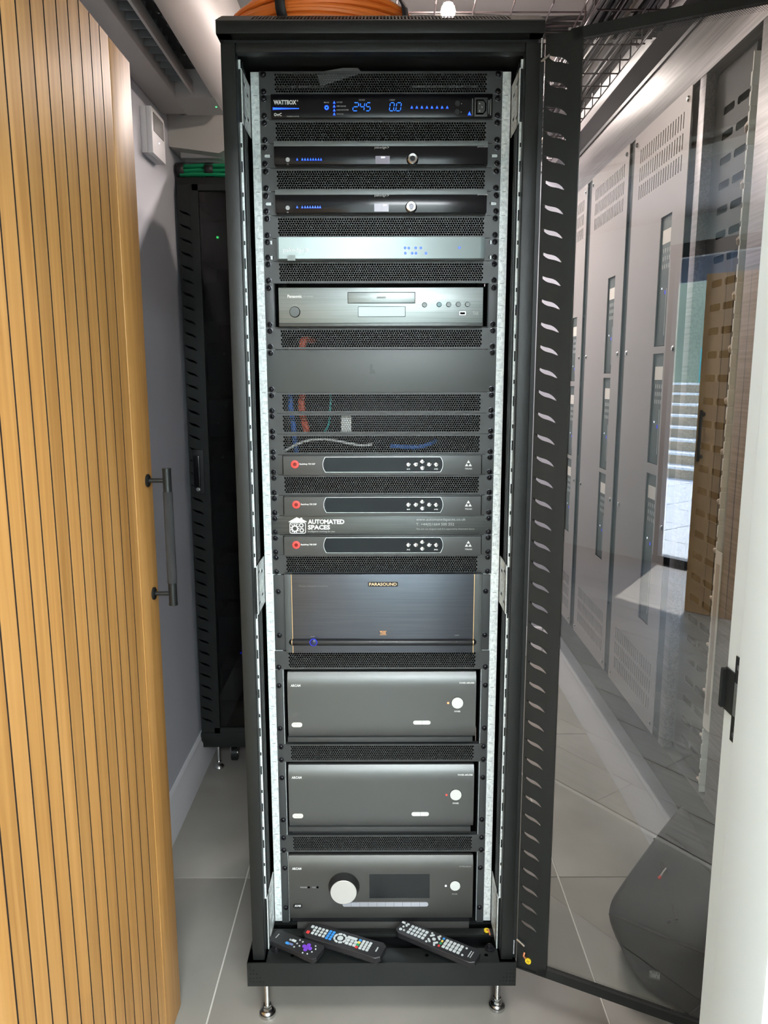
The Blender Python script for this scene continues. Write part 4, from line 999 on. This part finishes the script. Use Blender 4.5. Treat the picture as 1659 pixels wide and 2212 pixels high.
rt, M, L = remote('remote_control', zfix(Vector(at(862, 1998, -.02)), .194), zfix(Vector(at(1032, 2068, -.1)), .194), .047, .020, 'long black remote with pale keys leaning towards the right rail', REMB, ks, None, L0=.236)
for i, a_ in enumerate((.213, .219)):
    o = bpy.data.objects.new('lettering', G().box(-.001, .001, -.010, .010, 0, .0004, KEY if i == 0 else GRYP).mesh('lettering')); COL.objects.link(o); o.parent = rt; o.location = (a_*L/.236, 0, 0)
ks = [(.046, -.009, .010, .006, KBLU), (.046, .003, .005, .004, GRYP), (.055, .004, .011, .006, KEY), (.055, -.008, .010, .005, mat('key_slate', (.18, .22, .42), .5))]
for a_, b_ in ((.066, .012), (.066, 0), (.066, -.012), (.075, .010), (.075, -.004)): ks.append((a_, b_, .004, .004, GRYP, 'key', .0018))
for dx, dy in ((-.0075, 0), (.0075, 0), (0, -.0075), (0, .0075), (0, 0)): ks.append((.093+dx, dy, .0092, .0092, KPUR, 'key', .0042))
for a_, b_ in ((.093, -.0185), (.104, -.0165), (.110, -.007), (.108, .012), (.113, .004)): ks.append((a_, b_, .0032, .0032, KEY, 'key', .0015))
rt, M, L = remote('remote_control', zfix(Vector(at(590, 2018, -.03)), .192), zfix(Vector(at(692, 2058, -.1)), .192), .043, .018, 'small rounded black remote with a purple direction pad', REMB, ks, lambda t: .95 if t < .5 else .95 + .22*math.sin((t-.5)*PI))
o = bpy.data.objects.new('lettering', G().box(-.001, .001, -.007, .007, 0, .0004, GRYP).mesh('lettering')); COL.objects.link(o); o.parent = rt; o.location = (.012, 0, 0)

# ------------------------------------------------------------------ things above the rack
root = empty('cable_coil', (-.118, .13, 2.112), 'thick coil of orange cable tied with black straps, lying on the rack roof', 'cable')
rnd = random.Random(3)
for i in range(40):
    R_ = .140 + (i % 6)*.0095 + rnd.uniform(-.002, .002); zz = 2.120 + (i//6)*.0105 + rnd.uniform(-.001, .003)
    ph = rnd.uniform(0, 6)
    pts = [(-.118 + (R_ + .003*math.sin(3*t+ph))*math.cos(t)*1.02, .118 + (R_*.92)*math.sin(t), zz + .0035*math.sin(2*t+ph)) for t in [2*PI*k/40 for k in range(40)]]
    G().tube(pts, .0054, ORNG, 7, closed=True).obj('loop', root)
for t in (-1.92, -.62):
    c = Vector((math.cos(t), math.sin(t), 0)); g = G(); pts = []
    for k in range(16):
        q = 2*PI*k/16; pts.append(Vector((-.118, .118, 2.156)) + c*(.166 + .040*math.cos(q)) + Vector((0, 0, .044*math.sin(q))))
    side = Vector((-c.y, c.x, 0))*.010; vs_ = [p+side for p in pts] + [p-side for p in pts]
    g.add([tuple(v) for v in vs_], [(k, (k+1) % 16, 16+(k+1) % 16, 16+k) for k in range(16)], BCAB)
    o = g.obj('strap', root, 'black hook-and-loop strap'); md = o.modifiers.new('s', 'SOLIDIFY'); md.thickness = .002

# wire baskets overhead
def wires(g, lst, r_=.0022, m=WIRE):
    for pts in lst: g.tube(pts, r_, m, 6)
tr = empty('wire_tray', (.35, .62, 2.40), 'black wire mesh cable basket crossing above the rack', 'cable tray')
g = G(); wires(g, [[(-.10, y, z), (.765, y, z)] for y, z in ((.50, 2.41), (.50, 2.46), (.56, 2.40), (.64, 2.40), (.72, 2.40), (.78, 2.41), (.78, 2.46))]); g.obj('long_wire', tr)
for i in range(9):
    x = -.06 + i*.100; G().tube([(x, .50, 2.465), (x, .50, 2.405), (x, .505, 2.398), (x, .775, 2.398), (x, .78, 2.405), (x, .78, 2.465)], .0022, WIRE, 6).obj('cross_wire', tr)
tr = empty('wire_tray', (.62, .9, 2.30), 'black wire mesh cable basket running along the right wall, full of cables', 'cable tray')
TX0, TX1, TZ = .52, .70, 2.34
g = G(); wires(g, [[(x, -.05, z), (x, 2.1, z)] for x, z in ((TX0, TZ+.05), (TX0, TZ), (TX0+.06, TZ-.003), (TX0+.12, TZ-.003), (TX1, TZ), (TX1, TZ+.05))]); g.obj('long_wire', tr)
for i in range(21):
    y = 0 + i*.1; G().tube([(TX0, y, TZ+.055), (TX0, y, TZ+.004), (TX0+.005, y, TZ-.003), (TX1-.005, y, TZ-.003), (TX1, y, TZ+.004), (TX1, y, TZ+.055)], .0022, WIRE, 6).obj('cross_wire', tr)
rnd = random.Random(5)
tc = empty('cable_bundle', (.6, .9, 2.35), 'bundle of black and buff cables lying in the right-hand wire basket', 'cable')
for i in range(26):
    x = TX0 + .012 + rnd.random()*(TX1-TX0-.024); z = TZ + .006 + rnd.random()*.05; m = BCAB if i % 5 else mat('buff_cable', (.42, .36, .30), .6)
    pts = [(x + rnd.uniform(-.008, .008), -.2 + k*.19, z + rnd.uniform(-.004, .004)) for k in range(13)]
    G().tube(pts, .0052, m, 6).obj('cable', tc)
tc = empty('cable_bundle', (.1, .65, 2.41), 'black cables sagging along the basket that crosses above the rack', 'cable')
for i in range(9):
    y = .60 + rnd.random()*.14; z = 2.406 + rnd.random()*.02
    pts = [(-.05 + k*.08, y + rnd.uniform(-.006, .006), z + .012*math.sin(k*.5+i) - .012) for k in range(12)]
    pts = [(p[0], p[1], max(p[2], 2.406)) for p in pts]
    G().tube(pts, .006, BCAB, 6).obj('cable', tc)
LP = at(968, 25, .42); lx, ly, lz = LP
lampo = empty('work_lamp', (lx, ly, lz), 'small bright lamp hanging behind the rack roof', 'lamp')
G().lathe((lx, ly, lz-.015), (0, 0, 1), [(.004, 0), (.015, .005), (.018, .015), (.015, .026), (.010, .031)], LAMP, 20).obj('bulb', lampo, 'glowing bulb')
G().lathe((lx, ly, lz+.017), (0, 0, 1), [(.012, 0), (.012, .012), (.008, .016), (.002, .03)], BCAB, 14).obj('holder', lampo)
cable('flex', [(lx-.004, ly, lz+.046), (lx-.03, ly, lz+.09), (lx-.10, ly, lz+.13), (lx-.2, ly+.02, 2.595)], .006, mat('flex_grey', (.20, .20, .20), .5), 'grey flexible conduit rising from the lamp to the ceiling', 'cable')
cable('flex', [(lx+.004, ly, lz+.046), (lx-.02, ly+.02, lz+.15), (lx-.035, ly+.02, 2.60)], .0016, ZINC, 'thin bright wire holding the lamp from the ceiling', 'wire')

# ------------------------------------------------------------------ left side: air conditioner, wall box, second rack
ac = empty('air_conditioner', (-.56, .3, 2.26), 'white wall-mounted air conditioner with its flap open, nearest the doorway', 'air conditioner')
y0, y1 = -.55, .905
pr = [(XL+.001, 2.262), (-.600, 2.258), (-.596, 2.285), (-.594, 2.258)]
g = G().box(XL+.001, -.597, y0, y1, 2.260, 2.53, ACW, .004).box(-.6, -.45, y0, y1, 2.40, 2.53, ACW, .004); g.obj('casing', ac)
g = G().prism([(-.488, 2.258), (-.470, 2.262), (-.430, 2.300), (-.410, 2.38), (-.415, 2.53), (-.46, 2.53), (-.480, 2.275)], y1-y0, ACW, lambda a_, b_, d: (a_, y0+d, b_)); g.obj('front_cover', ac)
G().box(-.600, -.484, y0, y1-.15, 2.335, 2.40, ACD).obj('air_duct', ac)
g = G().prism([(-.600, 2.258), (-.484, 2.258), (-.44, 2.30), (-.44, 2.40), (-.600, 2.40)], .15, ACW, lambda a_, b_, d: (a_, y1-.15+d, b_)); g.obj('end_block', ac)
fl_ = G().box(-.548, -.540, y0+.02, y1-.17, 2.262, 2.296, mat('flap_grey', (.50, .49, .47), .3), .002); fl_.obj('flap', ac)
for k in range(26):
    y = y0 + .06 + k*.047; fan = G().prism([(-.535, 2.325), (-.505, 2.300), (-.495, 2.325), (-.505, 2.332)], .0022, ZINC if k % 3 == 0 else mat('vane_grey', (.16, .17, .18), .4), lambda a_, b_, d: (a_, y+d, b_))
    fan.box(-.59, -.556, y-.01, y-.007, 2.275, 2.335, mat('vane_grey', (.16, .17, .18), .4)); fan.obj('vane', ac)
    if k % 5 == 2: G().cyl((-.515, y, 2.305), (-.515, y+.006, 2.305), .012, ZINC, 12).obj('pivot', ac)
g = G().cyl((-.468, y1-.055, 2.268), (-.466, y1-.055, 2.262), .012, mat('sensor_grey', (.33, .33, .33), .4), 20); g.obj('sensor', ac)
G().cyl((-.495, y1-.075, 2.2575), (-.495, y1-.075, 2.2565), .0022, LGRN, 8).obj('indicator', ac, 'tiny green light')
G().box(-.4108, -.4100, .25, .32, 2.39, 2.397, GRYP).obj('printed_mark', ac)
ac2 = empty('air_conditioner', (-.56, 1.3, 2.2), 'second white wall air conditioner further back, with a ribbed underside', 'air conditioner')
y0, y1 = .97, 1.70
G().prism([(XL+.001, 2.185), (-.52, 2.165), (-.47, 2.19), (-.45, 2.30), (-.46, 2.52), (XL+.001, 2.52)], y1-y0, mat('ac_grey', (.42, .41, .39), .5), lambda a_, b_, d: (a_, y0+d, b_)).obj('casing', ac2)
for i in range(5): G().box(-.655+.0, -.525, y0+.05+i*.05, y0+.058+i*.05, 2.164, 2.184, ACW).obj('rib', ac2)
G().prism([(-.60, 2.16), (-.53, 2.16), (-.51, 2.163), (-.50, 2.172), (-.62, 2.182)], .16, mat('ac_flap_dark', (.2, .2, .19), .5), lambda a_, b_, d: (a_, y0+.33+d, b_)).obj('flap', ac2)  # flap in a darker grey than the casing
tr = tag(G().cyl((-.63, .90, 2.30), (-.63, .975, 2.30), .022, ACD, 14).obj('pipe'), 'short black lagged pipe between the two air conditioners', 'pipe')
wb = empty('control_box', (-.66, .73, 2.09), 'small white wall control box beneath the air conditioner', 'control box')
g = G().box(XL+.0005, -.6625, .675, .805, 2.088, 2.212, SKIRT, .002); g.obj('back_box', wb)
G().box(-.662, -.647, .675, .805, 2.088, 2.212, SKIRT, .002).obj('cover', wb)
G().box(-.6469, -.6455, .69, .79, 2.15, 2.20, mat('box_screen', (.15, .15, .15), .4)).obj('display', wb); G().cyl((-.6468, .74, 2.13), (-.6455, .74, 2.13), .0018, LWHT, 8).obj('indicator', wb)

r2 = empty('equipment_rack', (-.375, 1.3, 0), 'closed dark equipment rack in the back left corner under green cables', 'rack')
X0, X1, Y0, Z0, Z1 = -.672, -.072, 1.00, .112, 2.105
g = G().box(X0, X1, Y0+.02, Y0+.6, Z0, Z0+.06, BLK, .002).box(X0, X1, Y0+.02, Y0+.6, Z1-.025, Z1, BLK, .002).box(X0, X0+.002, Y0+.02, Y0+.6, Z0, Z1, BLK).box(X1-.002, X1, Y0+.02, Y0+.6, Z0, Z1, BLK)
g.box(X0, X1, Y0+.59, Y0+.6, Z0, Z1, BLK2); g.obj('carcass', r2)
g = G().box(X0, X1, Y0, Y0+.022, Z0, Z0+.055, BLK, .002); g.obj('plinth', r2)
fn2 = lambda s_, z, d: (X0+.004 + s_, Y0+.002-d, z)
df, bx2 = door_frame(.592, Z0+.058, Z1-.028, fn2, (.215, 2.0))
df.obj('door', r2, 'black door with slotted stile and dark glass')
G().box(X0+.075, X1-.075, Y0, Y0+.004, Z0+.08, Z1-.05, GLSD).obj('glass_pane', r2)
g = G().box(X0+.016, X0+.056, Y0-.0105, Y0+.001, 1.060, 1.215, BLK2, .003); g.obj('latch_recess', r2)
G().box(X0+.022, X0+.044, Y0-.021, Y0-.009, 1.085, 1.195, BLKG, .005).obj('swing_handle', r2); G().lathe((X0+.036, Y0-.021, 1.078), (0, -1, 0), [(.0068, 0), (.0066, .0016), (.005, .002)], ZINC, 16).obj('lock', r2, 'round silver lock')
for i in range(9):
    zz = 1.98 - i*.2; G().box(X0+.06, X1-.06, Y0+.10, Y0+.3, zz-.13, zz, mat('dim_unit', (.02, .021, .022), .4), .002).obj('dim_equipment', r2)
g = G(); 
for z, x in ((1.55, .085), (1.54, .12), (1.47, .10), (1.36, .12), (1.30, .09), (1.18, .10), (1.09, .12)): g.cyl((X0+x, Y0+.10, z), (X0+x, Y0+.094, z), .006, mat('dim_shiny', (.3, .3, .3), .2, 1), 10)
g.obj('dim_fitting', r2)
p = at(470, 513, Y0+.096); G().cyl((p.x, Y0+.096, p.z), (p.x, Y0+.092, p.z), .004, LGRN, 8).obj('indicator', r2, 'small green light')
p = at(521, 1410, Y0+.096); G().cyl((p.x, Y0+.096, p.z), (p.x, Y0+.092, p.z), .004, LBLUE, 8).obj('indicator', r2, 'small blue light')
for x, y in ((X0+.05, Y0+.06), (X1-.05, Y0+.06), (X0+.05, Y0+.5), (X1-.05, Y0+.5)):
    g = G().cyl((x, y, .010), (x, y, .115), .006, ZINC, 10).lathe((x, y, 0), (0, 0, 1), [(.019, 0), (.020, .004), (.017, .010), (.010, .016)], ZINC, 18).cyl((x, y, .016), (x, y, .026), .010, ZINC, 6); g.obj('levelling_foot', r2)
for x, y in ((X0+.10, Y0+.12), (X1-.10, Y0+.12), (X0+.10, Y0+.46), (X1-.10, Y0+.46)):
    G().cyl((x-.011, y, .030), (x+.011, y, .030), .030, BLK, 20).cyl((x-.013, y, .030), (x+.013, y, .030), .010, ZINC, 12).box(x-.016, x+.016, y-.02, y+.02, .092, .112, ZINC).box(x-.016, x-.013, y-.01, y+.01, .03, .1, ZINC).obj('castor', r2)
gc = empty('cable_bundle', (-.4, 1.04, 2.105), 'green cables strapped in black lying across the back left rack', 'cable')
rnd = random.Random(9)
for i in range(10):
    y = 1.022 + (i % 4)*.013; z = 2.112 + (i//4)*.013
    G().tube([(-.66 + k*.06, y + rnd.uniform(-.002, .002), z + rnd.uniform(-.001, .003)) for k in range(10)], .0062, GCAB, 7).obj('cable', gc)
for x in (-.66, -.565):
    g = G(); pts = [(x, 1.041 + .031*math.cos(2*PI*k/14), 2.129 + .025*math.sin(2*PI*k/14)) for k in range(14)]
    g.add([(p[0]-.014, p[1], p[2]) for p in pts] + [(p[0]+.014, p[1], p[2]) for p in pts], [(k, (k+1) % 14, 14+(k+1) % 14, 14+k) for k in range(14)], BCAB)
    o = g.obj('strap', gc, 'black strap'); md = o.modifiers.new('s', 'SOLIDIFY'); md.thickness = .002

# ------------------------------------------------------------------ right wall: enclosures
EX = .80
en = empty('wall_enclosure', (.83, 1.0, .3), 'long dark steel wall enclosure with pale covers and one open bay', 'enclosure')
G().box(.846, .859, -.62, 1.96, .30, 2.33, ENCD).obj('back_plate', en)
g = G().box(EX+.004, .859, -.62, 1.96, .30, .412, ENCD, .002).box(EX+.004, .859, 1.925, 1.96, .30, 2.2, STEEL)
for y0, y1 in ((.935, .982), (1.438, 1.500)): g.box(EX+.006, .846, y0, y1, .41, 2.2, ENCD)
g.obj('frame', en)
for z0, z1 in ((1.80, 2.19), (.43, .785)): G().box(EX+.012, EX+.016, .46, 1.92, z0 if z0 < 1 else 1.96, z1 if z1 > 1 else .66, ENCD).obj('slot_darkener', en)  # dark sheets added behind the cover slots to stand in for shade
G().box(EX+.001, .859, -.62, 1.96, 2.195, 2.335, STEEL, .002).obj('fascia', en, 'brushed steel top fascia')
G().box(EX-.004, EX+.002, -.62, 1.96, 2.335, 2.347, ENCD).obj('top_lip', en)
for y0, y1 in ((.402, .440), (-.06, .115), (-.62, -.5)): G().box(EX+.002, EX+.030, y0, y1, .41, 2.196, STEEL, .002).obj('post', en, 'brushed steel upright')
def cover(y0, y1, slots, mods):
    z0, z1 = .415, 2.197; W_ = y1-y0; hol = []
    n = int((W_-.085)/.0190)
    for zz in (2.105, 2.052, 1.999): hol += [rect(y0+.045+i*.0190, y0+.0515+i*.0190, zz, zz+.041) for i in range(n)]
    for zz in (.470, .523, .576): hol += [rect(y0+.045+i*.0190, y0+.0515+i*.0190, zz, zz+.041) for i in range(n)]
    ym = y0 + W_*.30
    zc_ = []
    zt = 1.70
    for i in range(3 if len(mods) else 0): pass
    for a_, b_ in mods: hol.append([(ym-.043, a_), (ym+.043, a_), (ym+.043, b_), (ym-.043, b_)])
    c = plate(rrect(y0, y1, z0, z1, .004, 2), hol, .002, ENCP, lambda a_, b_, d: (EX-.001+d, a_, b_)).obj('cover', en, 'pale perforated cover')
    for i, (a_, b_) in enumerate(mods):
        g = G().box(EX+.004, EX+.030, ym-.041, ym+.041, a_+.002, b_-.002, MODD, .001); mo = g.obj('module', c, 'dark lighting control module')
    g = G()
    for i, (a_, b_) in enumerate(mods):
        zl = b_-.050 if i % 2 else a_+.33*(b_-a_)
        G().box(EX+.0032, EX+.004, ym-.034, ym+.034, b_-.075, b_-.037, LBL).obj('label', c, 'cream label sticker')
        for r_ in range(3):
            for q in range(4): g.box(EX+.0034, EX+.004, ym-.030+q*.016, ym-.022+q*.016, b_-.10-r_*.022, b_-.088-r_*.022, GRYP)
        g.box(EX+.0034, EX+.004, ym-.02, ym-.016, a_+.03, a_+.16, GRYP)
        g.box(EX+.0034, EX+.004, ym-.010, ym-.004, b_-.215, b_-.205, LBLUE).box(EX+.0034, EX+.004, ym+.018, ym+.022, b_-.20, b_-.195, LWHT)
    g.obj('printed_mark', c, smooth=False)
    for y in (y0+.022, y1-.022):
        for z in (z0+.025, z0+.62, z0+1.12, z1-.028): G().lathe((EX-.002, y, z), (-1, 0, 0), [(.008, 0), (.0078, .002), (.005, .005)], ZINC, 12).obj('screw', c)
MODS = [(1.49, 1.90), (1.08, 1.475), (.735, 1.065)]
cover(.478, .930, 1, [(1.545, 1.905), (1.205, 1.525), (.72, 1.175)])
cover(.985, 1.436, 1, [(1.47, 1.80), (1.13, 1.455), (.80, 1.115)])
cover(1.502, 1.925, 1, [(1.44, 1.70), (1.13, 1.42), (.80, 1.115)])
g = G().box(.838, .846, .20, .405, .42, 2.195, HOLE); g.obj('mounting_plate', en)  # black stands in for the shade seen through the slots
hol = [rrect(.225+.075*q, .285+.075*q, .46+i*.058, .478+i*.058, .006) for q in range(2) for i in range(29)]
plate(rect(.205, .40, .42, 2.19), hol, .002, DUCT, lambda a_, b_, d: (.834+d, a_, b_)).obj('slotted_plate', en, 'dark slotted mounting plate')
wd = tag(empty('cable_duct', (.81, .16, .2)), 'white slotted cable duct standing in the open bay of the wall enclosure', 'duct')
g = G().box(.804, .8335, .150, .153, .42, 2.15, WDUCT).box(.8325, .8335, .12, .153, .42, 2.15, WDUCT); g.obj('spine', wd)
for i in range(42): 
    z = .44 + i*.040; G().box(.802, .8325, .148, .156, z, z+.030, WDUCT, .003).obj('finger', wd)
for i in range(0, 42, 3):
    z = .45 + i*.040; G().tube([(.806, .152, z), (.808, .172, z-.004), (.816, .186, z-.012)], .0045, mat('wire_buff', (.6, .5, .42), .5), 6).obj('wire', wd)
ld = tag(G().box(.7995, .8015, .112, .146, .60, 1.05, LBL).box(.7990, .7995, .120, .138, .64, 1.02, mat('label_print', (.45, .40, .36), .6)).obj('label_strip'), 'long cream printed label strip on the white cable duct', 'label')
t2 = tag(G().box(.775, .859, -.6, 2.2, 2.400, 2.47, mat('trunk_grey', (.10, .09, .095), .5), .003).obj('trunking'), 'grey steel trunking running above the wall enclosure', 'trunking')
t3 = tag(G().tube([(.80, -.6 + k*.25, 2.515 + .004*math.sin(k*1.7)) for k in range(12)], .040, BCAB, 12).obj('cable_bundle'), 'thick black lagged cable bundle on top of the grey wall trunking', 'cable')

# ------------------------------------------------------------------ bag on the floor behind the glass
A = Vector(at(1303, 1962, .04)); B = Vector(at(1428, 1792, .28)); Cc = Vector((.835, .26, .36)); Dd = Vector((.835, -.22, .20))
E_ = Vector((.625, -.045, .012)); F_ = Vector((.83, -.25, .012)); G1 = Vector((.83, .32, .012)); H_ = Vector((.70, .33, .012)); I_ = Vector((.60, .12, .03))
bm = bmesh.new()
for p in (A, B, Cc, Dd, E_, F_, G1, H_, I_): bm.verts.new(p)
bmesh.ops.convex_hull(bm, input=bm.verts)
bmesh.ops.dissolve_limit(bm, angle_limit=.12, verts=bm.verts, edges=bm.edges)
bmesh.ops.triangulate(bm, faces=bm.faces); bmesh.ops.join_triangles(bm, faces=bm.faces, angle_face_threshold=.5, angle_shape_threshold=3)
bmesh.ops.bevel(bm, geom=bm.edges[:] + bm.verts[:], offset=.022, segments=3, profile=.6, affect='EDGES')
g = G(); g.bm(bm, FAB); bm.free()
bag = empty('laptop_bag', (.72, .05, 0), 'dark grey fabric laptop bag slumped on the floor behind the glass door', 'bag')
g_bag = g; bo = g.obj('body', bag); md = bo.modifiers.new('s', 'SUBSURF'); md.levels = 1; md.render_levels = 1
n_ = (B-A).cross(Dd-A).normalized(); n_ = n_ if n_.z > 0 else -n_
g = G(); pts = [A.lerp(Dd, t)*1 + n_*-.004 + Vector((0, 0, -.004)) for t in (.04, .25, .5, .75, .97)]
g.tube(pts, .0035, FABS, 6); g.obj('seam', bag)
from mathutils.bvhtree import BVHTree
tree = BVHTree.FromPolygons([Vector(v) for v in g_bag.v], g_bag.f)
def cast(u_, v_, o=.003):
    d = ray(u_, v_).normalized(); h = tree.ray_cast(CAM, d)
    return (h[0] if h[0] else tree.find_nearest(CAM + d*1.9)[0]) - d*o
G().tube([cast(1389, 1815, .0), cast(1395, 1808, .012), cast(1409, 1806, .012), cast(1414, 1812, .004)], .0035, FABS, 6).obj('loop', bag)
pa, pb = cast(1427, 1893), cast(1439, 1876)
g = G().tube([pa, pb], .0026, mat('zip_silver', (.8, .8, .8), .3, 1), 8); g.tube([pa + (pa-pb)*.3, pa], .0036, mat('zip_red', (.75, .06, .05), .4), 8); g.obj('zip_pull', bag, 'silver and red zip pull')
for u0, v0, dv in ((1426, 1862, 16), (1431, 1860, 17)): G().tube([cast(u0, v0, .001), cast(u0+1, v0+dv/2, .001), cast(u0+2, v0+dv, .001)], .0014, FABS, 5).obj('zip_cord', bag)
G().tube([cast(1440, 1800, .0), cast(1480, 1832, .0), cast(1520, 1868, .0), cast(1545, 1892, .0)], .003, FABS, 6).obj('seam', bag)
q00, q10, q01 = cast(1402, 2112, .002), cast(1426, 2118, .002), cast(1403, 2094, .002); n2 = (q10-q00).cross(q01-q00).normalized(); n2 = n2 if n2.dot(CAM-q00) > 0 else -n2
fnq = lambda a_, b_, d: tuple(q00 + (q10-q00)*a_ + (q01-q00)*b_ + n2*d)
g = G(); g.prism([(0, 0), (1, 0), (1, 1), (0, 1)], .001, mat('patch_grey', (.09, .10, .10), .6), fnq); textg('ThinkPad', GRYP, .01, .0006, g, lambda a_, b_, d: fnq(a_, b_, d+.001), (.06, .94, .2, .85)); g.obj('badge', bag, 'small light grey woven name badge', smooth=False)
